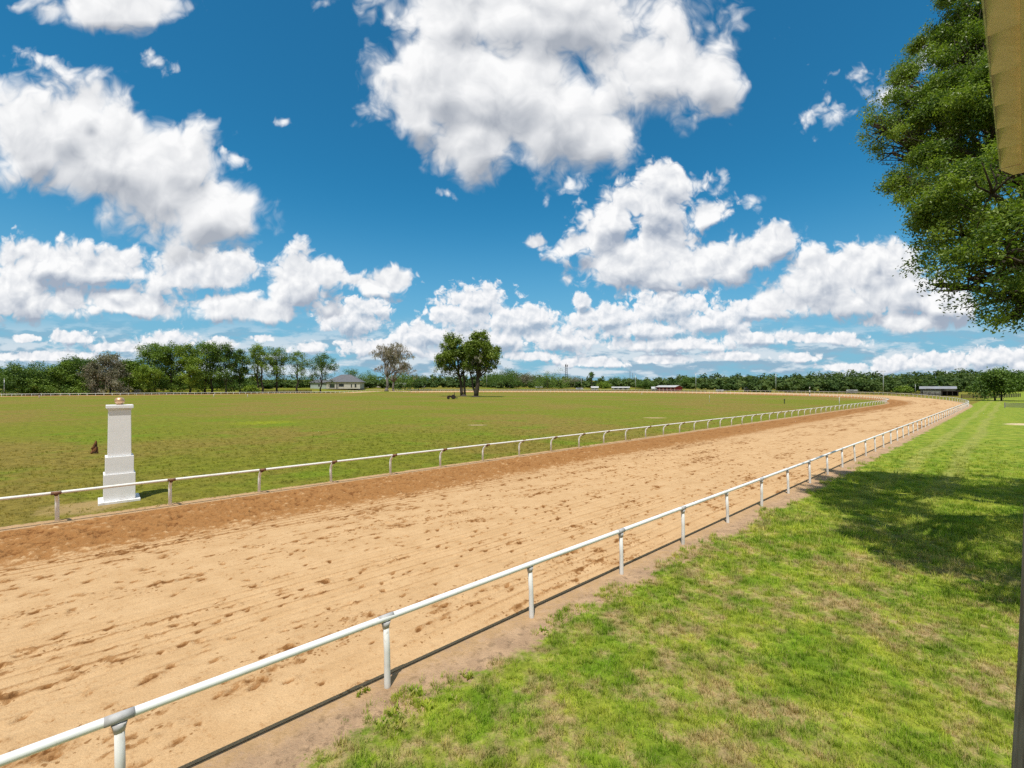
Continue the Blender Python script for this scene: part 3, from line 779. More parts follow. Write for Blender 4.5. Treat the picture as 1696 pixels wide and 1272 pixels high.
# ------------------------------------------------------------------ the viewing stand: eave corner and its post at the right edge
def stand():
    root = empty('viewing_stand', (4.0, 2.6, 0)); o = Vector(root.location)
    tag(root, 'corner of a timber viewing stand, its eave and post at the right edge', 'stand')
    Z0 = 2.3
    sof, T, b = bsdf('soffit_board', (0.36, 0.29, 0.19), 0.75, spec=0.2)
    tc = T.new('ShaderNodeTexCoord').outputs['Object']
    n = T.noise(T.vm('MULTIPLY', tc, (2.5, 14, 2.5)), 1.5, 5, 0.6)
    T.put(b.inputs['Base Color'], T.mix(T.rng(n, 0.35, 0.65), (0.84, 0.71, 0.58, 1), (0.74, 0.62, 0.50, 1)))
    bump(T, b, n, 0.05, 0.01)
    wood, T, b = bsdf('stained_timber', (0.16, 0.07, 0.03), 0.7, spec=0.25)
    tc = T.new('ShaderNodeTexCoord').outputs['Object']
    n = T.noise(T.vm('MULTIPLY', tc, (14, 14, 1.2)), 2.0, 6, 0.65)
    T.put(b.inputs['Base Color'], T.mix(T.rng(n, 0.35, 0.65), (0.26, 0.12, 0.05, 1), (0.15, 0.062, 0.025, 1)))
    bump(T, b, n, 0.3, 0.008)
    pale = worn('pale_trim', (0.86, 0.76, 0.58), (0.76, 0.64, 0.45), 3, 0.7)
    grey, T, b = bsdf('weathered_post', (0.22, 0.19, 0.15), 0.9, spec=0.12)
    tc = T.new('ShaderNodeTexCoord').outputs['Object']
    n = T.noise(T.vm('MULTIPLY', tc, (30, 30, 1.3)), 1.6, 7, 0.7)
    T.put(b.inputs['Base Color'], T.mix(T.rng(n, 0.3, 0.7), (0.30, 0.265, 0.22, 1), (0.155, 0.125, 0.095, 1)))
    bump(T, b, n, 0.6, 0.008)
    P = lambda px, py, Z: Vector(((px - 848) / F * Z, Z, CH + (640 - py) / F * Z))
    u3 = Vector((U[0], U[1], 0)); n3 = Vector((N[0], N[1], 0))
    # front post: old, a little bowed and out of plumb
    mb = MB(); w = 0.13; rings = []
    prof = [P(px, py, Z0 + w) for py, px in ((1420, 1661), (1300, 1669), (1200, 1675.5), (1100, 1682), (1000, 1687.5), (900, 1692), (800, 1696), (700, 1700), (560, 1704), (420, 1708), (300, 1712))]
    low = prof[0].copy(); low.z = -0.1; low.x -= 0.02; prof.insert(0, low)
    for p in prof:
        q = p - o
        rings.append([mb.bm.verts.new(v) for v in ((q.x + 0.006, q.y - w, q.z), (q.x + w, q.y - w, q.z), (q.x + w, q.y, q.z), (q.x, q.y, q.z))])
    for a_, b_ in zip(rings, rings[1:]):
        for i in range(4): mb.bm.faces.new((a_[i], a_[(i + 1) % 4], b_[(i + 1) % 4], b_[i]))
    mb.bm.faces.new(rings[0]); mb.bm.faces.new(rings[-1][::-1])
    mb.build('post', grey, root)
    # the eave runs along the track; its soffit hangs level over the viewer
    h = 1.35
    on = lambda px, py, hh=h: Vector(((px - 848) / (640 - py) * hh, F / (640 - py) * hh, CH + hh))
    A = on(1640, 71); B = on(1660, 279)
    e = (B - A).normalized(); side = Vector((e.y, -e.x, 0))
    L0 = (B - A).length
    # lapped boards square to the eave
    step = 0.212; k = 0
    tpos = L0
    cuts = [on(1647.5, 124), on(1651, 176), on(1654, 214), on(1656.5, 247), B]
    ts = [(c - A).dot(e) for c in cuts]
    d_ = ts[1] - ts[0]
    tt = [ts[0] - d_ * i for i in range(11, 0, -1)] + ts
    for i in range(len(tt) - 1):
        a0, a1 = tt[i], tt[i + 1] - 0.011
        lift0, lift1 = 0.0, 0.030
        mb = MB(); vs = []
        for z in (0.0, 0.02):
            for (t, l) in ((a0, lift1), (a1, lift0)):
                for s_ in (0.0, 0.085):
                    v = A + e * t + side * s_ - o; v.z += l + z; vs.append(v)
        # 0..3 bottom, 4..7 top
        mb.poly(vs, [(0, 1, 3, 2), (4, 6, 7, 5), (0, 2, 6, 4), (1, 5, 7, 3), (0, 4, 5, 1), (2, 3, 7, 6)])
        mb.build('soffit_board', sof, root)
    def bar(name, t0, t1, s0, s1, z0, z1, mat):
        mb = MB(); vs = []
        for z in (z0, z1):
            for t in (t0, t1):
                for s_ in (s0, s1):
                    v = A + e * t + side * s_ - o; v.z += z; vs.append(v)
        mb.poly(vs, [(0, 1, 3, 2), (4, 6, 7, 5), (0, 2, 6, 4), (1, 5, 7, 3), (0, 4, 5, 1), (2, 3, 7, 6)])
        mb.build(name, mat, root)
    T0 = tt[0]
    bar('trim_strip', T0, L0 - 0.01, 0.0855, 0.110, -0.012, 0.03, pale)
    bar('beam', T0, L0 + 0.30, 0.1105, 0.30, -0.035, 0.16, wood)
    bar('drip_edge', T0, L0 + 0.02, -0.006, -0.0005, 0.004, 0.055, worn('drip_metal', (0.66, 0.66, 0.65), (0.35, 0.34, 0.33), 30, 0.4, 0.5))
    bar('roof', T0, L0 + 0.06, -0.012, 3.4, 0.165, 0.22, worn('roof_metal', (0.45, 0.45, 0.46), (0.3, 0.3, 0.3), 2, 0.5, 0.4))
    bar('end_board', L0 - 0.003, L0 + 0.03, 0.0, 0.1095, -0.004, 0.16, sof)
    # soffit return that closes the corner
    mb = MB(); t1 = L0 + 0.031
    vs = [A + e * t1, A + e * t1 + side * 0.109, A + e * (t1 + 0.15) + side * 0.109, A + e * (t1 + 0.15) + side * 0.05]
    vs = [v - o for v in vs]
    for v in vs: v.z += 0.002
    vb = [v + Vector((0, 0, 0.02)) for v in vs]
    mb.poly(vs + vb, [(0, 1, 2, 3), (4, 7, 6, 5), (0, 4, 5, 1), (1, 5, 6, 2), (2, 6, 7, 3), (3, 7, 4, 0)])
    mb.build('soffit_return', sof, root)
    # the deck the viewer stands on, behind the lens
    MB().box((3.2 - o.x, -1.9 - o.y, 2.65), (9.0, 3.4, 0.2)).build('deck', grey, root)
    for xx in (-1.0, 7.4):
        MB().box((xx - o.x, -2.9 - o.y, 1.25), (0.2, 0.2, 2.6)).build('post', grey, root)
stand()
# ------------------------------------------------------------------ trees
def leaf_mat(name, a, b_, spec=0.25, rough=0.55, trans=0.22):
    m, T, b = bsdf(name, a, rough, spec=spec)
    t = T.new('ShaderNodeAttribute', attribute_name='tone').outputs['Fac']
    c = T.mix(T.rng(t, 0.0, 1.0, smooth=False), (*a, 1), (*b_, 1))
    T.put(b.inputs['Base Color'], c)
    tr = T.new('ShaderNodeBsdfTranslucent')
    T.put(tr.inputs['Color'], T.mix(1.0, c, (1.3, 1.5, 0.6, 1), 'MULTIPLY'))
    mx = T.new('ShaderNodeMixShader'); mx.inputs[0].default_value = trans
    T.l.new(b.outputs[0], mx.inputs[1]); T.l.new(tr.outputs[0], mx.inputs[2])
    T.l.new(mx.outputs[0], T.n['Material Output'].inputs['Surface'])
    return m
def bark_mat(name, a, b_):
    m, T, b = bsdf(name, a, 0.95, spec=0.1)
    tc = T.new('ShaderNodeTexCoord').outputs['Object']
    n = T.noise(T.vm('MULTIPLY', tc, (3, 3, 0.6)), 2.0, 6, 0.7)
    T.put(b.inputs['Base Color'], T.mix(T.rng(n, 0.35, 0.65), (*a, 1), (*b_, 1)))
    bump(T, b, n, 0.6, 0.05)
    return m
BARK = bark_mat('oak_bark', (0.085, 0.070, 0.055), (0.04, 0.032, 0.026))
BARK_PALE = bark_mat('mossy_bark', (0.20, 0.18, 0.155), (0.11, 0.095, 0.08))
L_OAK = leaf_mat('oak_leaves', (0.052, 0.100, 0.014), (0.245, 0.320, 0.042), 0.30, 0.45, 0.32)
L_DARK = leaf_mat('dark_leaves', (0.056, 0.112, 0.022), (0.140, 0.215, 0.036))
L_MID = leaf_mat('mid_leaves', (0.075, 0.138, 0.020), (0.200, 0.285, 0.040))
L_BRIGHT = leaf_mat('bright_leaves', (0.110, 0.180, 0.020), (0.260, 0.340, 0.040))
L_FIELD = leaf_mat('field_oak_leaves', (0.080, 0.135, 0.018), (0.235, 0.290, 0.042))
L_MOSS = leaf_mat('spanish_moss', (0.24, 0.20, 0.155), (0.44, 0.385, 0.31), 0.1, 0.9, 0.2)
L_MOSSD = leaf_mat('dull_moss', (0.15, 0.145, 0.10), (0.31, 0.285, 0.21), 0.1, 0.9, 0.2)
L_PURPLE = leaf_mat('plum_leaves', (0.15, 0.085, 0.062), (0.30, 0.19, 0.14))

def leaf_cloud(name, lobes, n, size, mat, parent, r, per=14, spread=0.45, shell=0.5, hang=0.0, aspect=0.55, hole=0.35, sub=0, fine=1.0):
    """n leaf-shaped faces gathered in small sprays through the volume of the lobes (x, y, z, rx, ry, rz)"""
    L = np.array(lobes, float)
    wgt = (L[:, 3] * L[:, 4] * L[:, 5]) ** 0.75; wgt /= wgt.sum()
    nc = max(1, n // per)
    if sub:      # each lobe breaks up into boughs that stand out from it
        kb = np.repeat(np.arange(len(L)), sub)
        db = r.normal(size=(len(kb), 3)); db[:, 2] += 0.15; db /= np.linalg.norm(db, axis=1, keepdims=True)
        q = r.uniform(0.55, 1.0 if fine == 1 else 1.28, (len(kb), 1))
        ctr = L[kb, :3] + db * L[kb, 3:6] * q
        sz = L[kb, 3:6] * r.uniform(0.22, 0.42, (len(kb), 1)) * fine * np.array([1.15, 1.15, 0.8])
        wb = np.repeat(wgt / sub, sub) * sz[:, 0] ** 2; wgt = wb / wb.sum()
        L = np.concatenate([ctr, sz], 1)
    k = r.choice(len(L), int(nc * (1 + hole)), p=wgt)
    d = r.normal(size=(len(k), 3)); d /= np.linalg.norm(d, axis=1, keepdims=True)
    rad = r.random(len(k)) ** (shell / 1.5) * (0.9 + 0.2 * r.random(len(k)))
    c = L[k, :3] + d * rad[:, None] * L[k, 3:6]
    # gaps: sprays thin out where a slow noise is low
    sc = 0.9 / max(L[:, 3:6].mean(), 0.1)
    g = fbm(c[:, 0] * sc * 1.6 + 31, c[:, 2] * sc * 1.6 + c[:, 1] * sc, int(r.integers(1, 999)), 3)
    c = c[np.argsort(-g)[:nc]]; d = d[np.argsort(-g)[:nc]]
    ctone = r.normal(0.45, 0.24, len(c)) + (r.normal(0, 0.2, 100000)[k[np.argsort(-g)[:nc]]] if sub else 0)
    idx = np.repeat(np.arange(len(c)), per)
    p = c[idx] + r.normal(size=(len(idx), 3)) * spread
    nrm = d[idx] * 0.5 + r.normal(size=(len(idx), 3)) * 0.75 + np.array([0, 0, 0.55])
    nrm /= np.linalg.norm(nrm, axis=1, keepdims=True)
    ax = r.normal(size=(len(idx), 3)) + (np.array([0, 0, -hang]) if hang else 0)
    if not hang: ax -= nrm * (ax * nrm).sum(1, keepdims=True)
    ax /= np.linalg.norm(ax, axis=1, keepdims=True) + 1e-9
    bx = np.cross(nrm, ax); bx /= np.linalg.norm(bx, axis=1, keepdims=True) + 1e-9
    s = size * r.uniform(0.6, 1.35, len(idx))[:, None]
    w_ = s * aspect * r.uniform(0.75, 1.25, len(idx))[:, None]
    fold = np.cross(ax, bx) * s * 0.12
    v = np.stack([p - ax * s * 0.5, p + bx * w_ * 0.5 + fold, p + ax * s * 0.5, p - bx * w_ * 0.5 + fold], 1).reshape(-1, 3)
    f = np.arange(len(v)).reshape(-1, 4)
    me = np_mesh(name, v, f)
    tone = np.clip(ctone[idx] + r.normal(0, 0.2, len(idx)), 0, 1)
    vattr(me, 'tone', np.repeat(tone, 4))
    return link(name, me, mat, parent)

def limb(mb, a, b, r0, r1, rr, wob=0.12, seg=4, sides=6):
    a = Vector(a); b = Vector(b); L = (b - a).length
    pts = []
    for i in range(seg + 1):
        t = i / seg
        p = a.lerp(b, t)
        if 0 < i < seg: p += Vector((rr.gauss(0, wob), rr.gauss(0, wob), rr.gauss(0, wob * .6))) * L * 0.5
        pts.append(p)
    mb.tube(pts, [r0 + (r1 - r0) * i / seg for i in range(seg + 1)], sides)
    return pts

def far_tree(px, Z, ytop, hw, label, mat=None, low=0.3, name='oak_tree', trunks=1, open_=0.3, leaf=0.62, n=2200, moss=0.0, mossmat=None, bark=None, group=None, lean=0.0, ybase=None, dense=False):
    r = np.random.default_rng(int(px * 7 + ytop * 131 + 17)); rr = random.Random(int(px * 3 + ytop))
    x, y, z = at(px, Z)
    if ybase is not None: z = CH + (640 - ybase) / F * Z
    H = CH + (640 - ytop) / F * Z - z; R = hw / F * Z * 1.36; low *= 0.45 if px < 420 else 0.7; open_ *= .7; n *= 1.35 if px < 420 else 1
    root = empty(name, (x, y, z)); tag(root, label, 'tree', group)
    lobes = []
    k = 9 if dense else 8
    for i in range(k):
        t = (i + 0.5) / k
        h = low + (1 - low) * t
        wprof = math.sin(math.pi * min(1, max(0.0, 0.18 + 0.75 * t))) if not dense else math.sqrt(max(0.05, 1 - (t * 0.98) ** 2))
        ang = i * 2.4 + rr.uniform(0, .8)
        off = R * wprof * rr.uniform(0.30, 0.72)
        lr = R * rr.uniform(0.34, 0.52) * (1.15 if dense else 1.0)
        zz = min(H * h, H - lr * 0.75)
        lobes.append((math.cos(ang) * off + lean * H * h, math.sin(ang) * off * 0.9, zz, lr, lr, lr * rr.uniform(0.65, 0.95)))
    lobes.append((lean * H, 0, H - R * 0.33, R * 0.4, R * 0.4, R * 0.33))
    lobes.append((lean * H * .7, 0, H * (low + 0.62 * (1 - low)), R * 0.55, R * 0.55, H * 0.16))
    mb = MB(); tr = max(0.25, H * 0.022)
    bases = [(0, 0, -0.6)] if trunks == 1 else [(-R * 0.16, 0, -0.6), (R * 0.14, 0.5, -0.6)]
    for bi, b0 in enumerate(bases):
        top = (lean * H * 0.6 + b0[0] * 0.6, 0, H * min(0.85, low + 0.38))
        pts = limb(mb, b0, top, tr, tr * 0.4, rr, 0.035, 5, 8)
        for q in lobes[bi::len(bases)]:
            s = pts[rr.choice((2, 3, 4))]
            limb(mb, s, (q[0], q[1], q[2]), tr * 0.36, tr * 0.08, rr, 0.1, 3, 5)
    mb.build('trunk', bark or BARK, root)
    leaf_cloud('crown', lobes, int(n * 3.4), leaf * 1.12, mat or L_MID, root, r, 12, R * 0.05 + 0.25, 0.6, hole=open_, sub=9)
    if moss:
        ml = [(a, b, c - e * 0.5, d, d, e) for a, b, c, d, _, e in lobes]
        leaf_cloud('moss', ml, int(n * moss), leaf * 1.5, mossmat or L_MOSSD, root, r, 6, R * 0.06, 0.5, hang=3.0, aspect=0.22, hole=0.5)
    return root

def row_z(px, extra):
    """depth at which the sight line through px is `extra` metres beyond the oval's far outer rail"""
    dx = (px - 848) / F; zz = np.arange(100, 1200, 0.5)
    d = oval_d(dx * zz, zz) - 149.8
    inside = np.nonzero(d < 0)[0]
    return float(zz[inside[-1]:][np.nonzero(d[inside[-1]:] > extra)[0][0]]) if len(inside) else 400.0

G_ROW = 'oaks in the row beyond the far rail'
for (px, ex, yt, hw, mat, low, kw, lab) in [
    (4, 45, 611, 20, L_DARK, .15, {}, 'dark oak cut by the left edge of the photo, beyond the far rail'),
    (38, 14, 605, 31, L_DARK, .10, dict(dense=True, n=3200), 'round dense dark oak, leftmost full crown beyond the far rail'),
    (72, 60, 615, 18, L_DARK, .2, {}, 'small far oak peeping between two dark crowns at the left'),
    (62, 8, 628, 15, L_MID, .08, dict(dense=True, n=1400), 'low bushy tree in front of the round dark oak at left'),
    (104, 12, 602, 25, L_MID, .12, dict(dense=True, n=2600), 'mid green oak with foliage to the ground, left of the grey mossy trees'),
    (130, 18, 593, 27, L_DARK, .15, dict(n=2800), 'dark green oak rising just left of the grey mossy trees'),
    (152, 8, 600, 15, L_MOSSD, .15, dict(moss=.9, mossmat=L_MOSS, bark=BARK_PALE, open_=.8, n=1100), 'pale grey half-bare mossy tree, left one of the pair behind the white pillar'),
    (182, 12, 584, 24, L_MOSSD, .2, dict(moss=.8, mossmat=L_MOSS, bark=BARK_PALE, open_=.6, n=1700), 'taller brown-grey mossy tree, right one of the pair behind the white pillar'),
    (214, 22, 598, 22, L_MID, .2, dict(n=2200), 'broad green oak whose trunk stands right behind the copper ball'),
    (236, 9, 606, 18, L_BRIGHT, .25, dict(n=1500), 'lower yellow-green oak between pillar and the tallest oaks'),
    (252, 20, 569, 27, L_MID, .33, dict(open_=.6, n=2400, trunks=2), 'tall oak with an open ragged crown, leftmost of the tallest group'),
    (284, 12, 570, 26, L_MID, .3, dict(n=2600), 'tall leafy oak, second from the left in the tallest group'),
    (314, 8, 571, 27, L_BRIGHT, .22, dict(n=3000), 'tall yellow-green oak with a bright low bough, middle of the tallest group'),
    (345, 14, 567, 27, L_MID, .3, dict(open_=.5, n=2600, trunks=2), 'tallest oak of the far row, right of the bright yellow-green one'),
    (374, 10, 573, 22, L_DARK, .25, dict(open_=.5, n=2300, moss=.2), 'tall dark oak with moss, right end of the tallest group'),
    (398, 16, 579, 15, L_DARK, .3, dict(open_=.5, n=1500), 'narrow dark oak just left of the low round bush'),
    (430, 11, 572, 21, L_BRIGHT, .38, dict(open_=.5, n=2000, trunks=2), 'light green oak on two bare stems before the paddock boards'),
    (458, 15, 575, 19, L_MID, .4, dict(open_=.4, n=2000), 'green oak on a bare stem, middle of three before the paddock boards'),
    (493, 12, 581, 19, L_MID, .4, dict(open_=.9, n=1100), 'thin see-through oak right of the paddock boards'),
    (531, 9, 587, 22, L_DARK, .33, dict(open_=.5, n=1700, lean=.06, moss=.2), 'leaning dark oak partly in front of the grey roofed house'),
]:
    far_tree(px, row_z(px, ex), yt, hw, lab, mat, low, group=G_ROW, **kw)
for (px, ex, yt, hw, mat, lab) in [
    (414, 6, 640, 10, L_BRIGHT, 'round green bush under the two-stemmed light oak'),
    (505, 130, 622, 40, L_MID, 'broad green tree far behind the thin see-through oak'),
    (450, 140, 624, 35, L_DARK, 'dark tree far behind the paddock boards'),
    (582, 95, 612, 17, L_DARK, 'round dark tree rising behind the grey house roof'),
    (613, 110, 617, 17, L_MID, 'green tree between the grey house and the bare mossy tree'),
    (664, 80, 616, 24, L_MID, 'green tree behind the right half of the bare mossy tree'),
    (690, 100, 622, 18, L_DARK, 'dark tree behind the white trailer'),
    (815, 90, 620, 18, L_DARK, 'dark oak directly right of the infield pair'),
    (840, 60, 611, 22, L_DARK, 'spreading oak with a visible trunk, second right of the infield pair'),
    (872, 85, 619, 16, L_MOSSD, 'grey-green mossy tree between two darker oaks near centre'),
    (907, 55, 613, 29, L_MID, 'wide rounded green oak left of the lattice mast'),
    (948, 90, 624, 18, L_MOSSD, 'dull grey-green tree at the foot of the lattice mast'),
    (1000, 60, 634, 10, L_BRIGHT, 'small bright round tree right of the palm'),
    (1020, 100, 626, 14, L_DARK, 'dark tree above the long white row near centre'),
    (1072, 50, 631, 13, L_DARK, 'small dark tree left of the red barn'),
    (1140, 70, 625, 14, L_DARK, 'dark tree close behind the red barn'),
]:
    dn = mat is not L_MOSSD
    far_tree(px, row_z(px, ex), yt, hw, lab, mat, .12, dense=dn, n=1500, name='bush' if 'bush' in lab else 'oak_tree', group='trees beyond the back straight')
far_tree(1502, 300, 641, 8, 'bright yellow-green bush left of the grey stable', L_BRIGHT, .05, dense=True, n=700, name='bush', ybase=652, group='bushes by the stable')
far_tree(1488, 310, 643, 6, 'smaller green bush at the left of the bright bush by the stable', L_MID, .05, dense=True, n=500, name='bush', ybase=652, group='bushes by the stable')
far_tree(1655, 140, 613, 33, 'low spreading oak in the field beyond the end of the lawn', L_DARK, .52, n=4200, leaf=0.5, trunks=2, dense=False)

# palm
def palm():
    Z = row_z(980, 48); x, y, z = at(980, Z); H = CH + (640 - 621) / F * Z - z
    root = empty('palm_tree', (x, y, z)); tag(root, 'single cabbage palm standing above the white shed', 'tree')
    mb = MB(); mb.tube([(0, 0, -.3), (0.2, 0, H * .5), (0, 0, H)], [.45, .38, .4], 8); mb.build('trunk', BARK, root)
    r = np.random.default_rng(3)
    leaf_cloud('crown', [(0, 0, H, 2.4, 2.4, 2.0), (0, 0, H - 1.6, 1.6, 1.6, 1.6), (0, 0, H + 1.2, 1.4, 1.4, 1.2)], 420, 1.7, L_DARK, root, r, 6, .5, .4, aspect=.2)
palm()

# ---- the two oaks standing in the infield
def infield_oak(px, py, lobes_px, label, stems, seed, nleaf):
    x, y, _ = gp(px, py); Z = y; k = Z / F
    root = empty('oak_tree', (x, y, 0)); tag(root, label, 'tree', 'pair of oaks in the infield')
    r = np.random.default_rng(seed); rr = random.Random(seed)
    lobes = []
    for (a, b, rp) in lobes_px:
        lobes.append(((a - px) * k, rr.uniform(-.6, .6) * rp * k * 1.4, CH + (640 - b) * k, rp * k, rp * k * 1.1, rp * k * 0.85))
    mb = MB()
    for (bx, top_px, top_py, r0) in stems:
        pts = limb(mb, ((bx - px) * k, rr.uniform(-.8, .8), -0.5), ((top_px - px) * k, 0, CH + (640 - top_py) * k), r0, r0 * .4, rr, .03, 6, 9)
        for q in lobes:
            if rr.random() < .75: limb(mb, pts[rr.choice((3, 4, 5))], q[:3], r0 * .36, r0 * .07, rr, .1, 4, 6)
    mb.lathe((0, 0, 0), [(2.3, -0.4), (1.5, 0.25), (0.7, 0.7), (0.4, 0.9)], 12)
    mb.build('trunk', BARK, root)
    leaf_cloud('crown', lobes, int(nleaf * 3.2), 0.68, L_FIELD, root, r, 14, 0.6, 0.6, hole=.25, sub=9)
    low = [q for q in lobes if q[2] < 24]
    leaf_cloud('moss', [(a, b, c - e * .9, d, d, e * .8) for a, b, c, d, _, e in low], int(nleaf * .07), 1.3, L_MOSSD, root, r, 6, .4, .5, hang=3.5, aspect=.22, hole=.8)
    return root
infield_oak(768, 656.5, [(745, 573, 13), (756, 565, 12), (735, 590, 14), (752, 590, 17), (728, 605, 10), (742, 606, 12), (768, 580, 14), (765, 600, 12), (722, 612, 6), (752, 612, 8), (775, 592, 12), (772, 608, 9), (735, 617, 7), (747, 560, 9), (762, 618, 6), (777, 584, 13), (776, 601, 12)],
            'infield oak on thin double stems, left of the pair, nearest the tractor', [(765, 758, 596, .75), (769.5, 768, 600, .6)], 4, 6500)
infield_oak(788, 657.5, [(788, 566, 13), (803, 562, 12), (795, 580, 17), (812, 580, 14), (818, 596, 11), (800, 600, 14), (785, 596, 12), (815, 610, 7), (805, 612, 7), (822, 588, 7), (780, 578, 12), (790, 610, 9), (776, 606, 8)],
            'infield oak on one stout trunk, right of the pair, with a rounded crown', [(788, 797, 592, 1.05), (787.5, 776, 600, .55)], 9, 7000)

# ---- nearly bare, moss-hung trees on the mound
def bare_tree(x, y, H, R, label, seed, leafmat, leaves, depth=5):
    z = gz(x, y); root = empty('bare_tree', (x, y, z)); tag(root, label, 'tree')
    rr = random.Random(seed); mb = MB(); tips = []
    def grow(p, d, L, rad, lv):
        q = p + d * L
        mid = p.lerp(q, .5) + Vector((rr.gauss(0, .05), rr.gauss(0, .05), rr.gauss(0, .03))) * L
        mb.tube([p, mid, q], [rad, rad * .85, rad * .68], 8 if lv < 2 else 5 if lv < 4 else 3, caps=lv < 2)
        if lv >= depth: tips.append(q); return
        if lv >= 3: tips.append(q)
        for i in range(rr.choice((3, 3, 4)) if lv else 6):
            a = rr.uniform(0, 6.28); sp = rr.uniform(.35, .85) if lv else rr.uniform(.25, .95)
            e = d.orthogonal().normalized(); e.rotate(Matrix.Rotation(a, 3, d))
            nd = (d * math.cos(sp) + e * math.sin(sp) + Vector((0, 0, .10))).normalized()
            grow(q, nd, L * rr.uniform(.58, .82), rad * rr.uniform(.42, .6), lv + 1)
    grow(Vector((0, 0, -.6)), Vector((0.02, 0, 1)), H * .30, H * .030, 0)
    # fit the boughs into the crown's true height and spread
    zt = max(t.z for t in tips); rt = sorted(abs(t.x) for t in tips)[int(len(tips) * .96)]
    fz, fr = H * .97 / zt, R / rt
    for v in mb.bm.verts:
        k = min(1, max(0, v.co.z) / (H * .3)); v.co.x *= 1 + (fr - 1) * k; v.co.y *= 1 + (fr - 1) * k; v.co.z *= fz if v.co.z > 0 else 1
    mb.lathe((0, 0, 0), [(H * .05, -0.5), (H * .036, .6), (H * .026, 2)], 10)
    mb.build('trunk', BARK_PALE, root)
    r = np.random.default_rng(seed)
    tl = [(t.x * fr, t.y * fr, t.z * fz - .5, .7, .7, .9) for t in tips]
    leaf_cloud('moss', tl, int(len(tl) * 3.4), 1.25, L_MOSS, root, r, 4, .45, .5, hang=3, aspect=.26, hole=.4)
    if leaves: leaf_cloud('crown', [q for q in tl if rr.random() < .5], leaves, .6, leafmat, root, r, 8, .6, .5, hole=.3)
bare_tree(BARE[0], BARE[1], 31, 13.5, 'big nearly bare tree hung with grey moss on a mound by the back rail', 21, L_MOSSD, 700)
x_, y_, _ = at(652, 335)
bare_tree(x_, y_, 24, 15, 'smaller plum-grey half-bare tree behind the big bare one', 33, L_PURPLE, 900, 4)

# ---- the great oak over the right edge
def great_oak():
    root = empty('oak_tree', (19.5, 13.5, 0)); tag(root, 'large glossy-leaved oak overhanging the lawn at the right edge', 'tree')
    r = np.random.default_rng(12); rr = random.Random(12); o = Vector(root.location)
    lobes = []
    for (px, py, rp, Z) in [(1548, 168, 62, 14.5), (1602, 105, 66, 15), (1500, 215, 52, 14.2), (1580, 240, 78, 12.6), (1640, 190, 78, 12.5), (1562, 318, 58, 11.6), (1645, 320, 84, 9.6), (1596, 392, 62, 10.6),
                            (1662, 420, 74, 9.0), (1606, 462, 46, 10.0), (1650, 500, 42, 9.5), (1692, 480, 54, 9.0), (1690, 70, 80, 15), (1468, 216, 34, 14.1), (1545, 378, 30, 11.6), (1524, 300, 26, 12.2), (1630, 30, 70, 15.5),
                            (1690, 525, 26, 9.2), (1480, 252, 24, 14.2), (1655, 534, 18, 9.4), (1510, 140, 28, 14.6), (1450, 205, 18, 14.0), (1585, 430, 30, 10.4), (1606, 88, 36, 14.8), (1615, 48, 46, 15.2), (1650, 15, 60, 15.5), (1600, 5, 40, 15.6), (1584, 112, 26, 14.6), (1560, 470, 18, 10.6), (1625, 70, 40, 15), (1500, 170, 34, 14.4)]:
        k = Z / F
        lobes.append(((px - 848) * k, Z, CH + (640 - py) * k, rp * k, rp * k * 1.15, rp * k * .92))
    vis = list(lobes)
    for q in [(18.5, 14, 13.5, 3.2), (20.5, 12, 11.5, 3.8), (17.5, 10, 9.5, 2.6), (16.2, 8.3, 8.2, 2.2), (19.5, 9, 10, 3.2), (21, 15, 11.5, 2.8), (18, 16.2, 10.5, 2.2), (12.0, 9.5, 8.0, 1.0), (10.5, 7.6, 7.2, 1.1), (11.3, 7.2, 8.2, 1.5), (13.0, 8.6, 8.6, 1.9), (9.8, 6.6, 7.4, 1.2), (13.6, 10.4, 8.4, 1.0), (14.6, 6.6, 7.8, 1.9), (13.2, 6.0, 8.4, 1.7), (15.6, 11.0, 9.2, 1.8), (9.1, 6.1, 8.0, 1.25), (10.6, 6.4, 8.5, 1.8), (12.2, 7.4, 9.0, 2.2), (10.4, 8.0, 8.8, .8), (12.1, 9.4, 9.5, .9), (13.6, 10.8, 10, .9), (14.5, 9.2, 10, 2.2)]:
        lobes.append((q[0], q[1], q[2], q[3], q[3], q[3] * .8))
    loc = [(a - o.x, b - o.y, c, d, e, f) for a, b, c, d, e, f in lobes]
    mb = MB()
    main = limb(mb, (0, 0, -.5), (-.6, 0, 6.0), .62, .45, rr, .03, 5, 12)
    heads = []
    for q in ((-3.4, .6, 10.5), (-4.2, -1.0, 7.4), (.6, -2, 10.5), (1.5, 2, 10.5), (-1.8, 2.2, 10.5), (-2.6, -3.8, 7.6)):
        heads += limb(mb, main[-1] if q[2] > 8 else main[-2], q, .30, .13, rr, .06, 5, 9)[2:]
    for a in loc:
        c = Vector(a[:3]); s = min(heads, key=lambda h: (h - c).length)
        pts = limb(mb, s, c, .11, .04, rr, .08, 4, 7)
        for _ in range(16):
            d = Vector((rr.gauss(0, 1), rr.gauss(0, 1), rr.gauss(0, .8))).normalized()
            e = c + Vector((d.x * a[3], d.y * a[4], d.z * a[5])) * rr.uniform(.6, .98)
            tw = limb(mb, pts[rr.choice((2, 3, 4))], e, .028, .008, rr, .1, 3, 4)
    mb.build('trunk', BARK, root)
    nv = len(vis)
    leaf_cloud('crown', loc[:nv], 330000, 0.070, L_OAK, root, r, 22, 0.085, .7, hole=.75, aspect=.48, sub=22, fine=.72)
    # the part of the crown beyond the picture's edge, in somewhat larger sprays
    leaf_cloud('crown', loc[nv:], 80000, 0.16, L_OAK, root, r, 20, 0.2, .6, hole=.3, aspect=.55, sub=12)
great_oak()

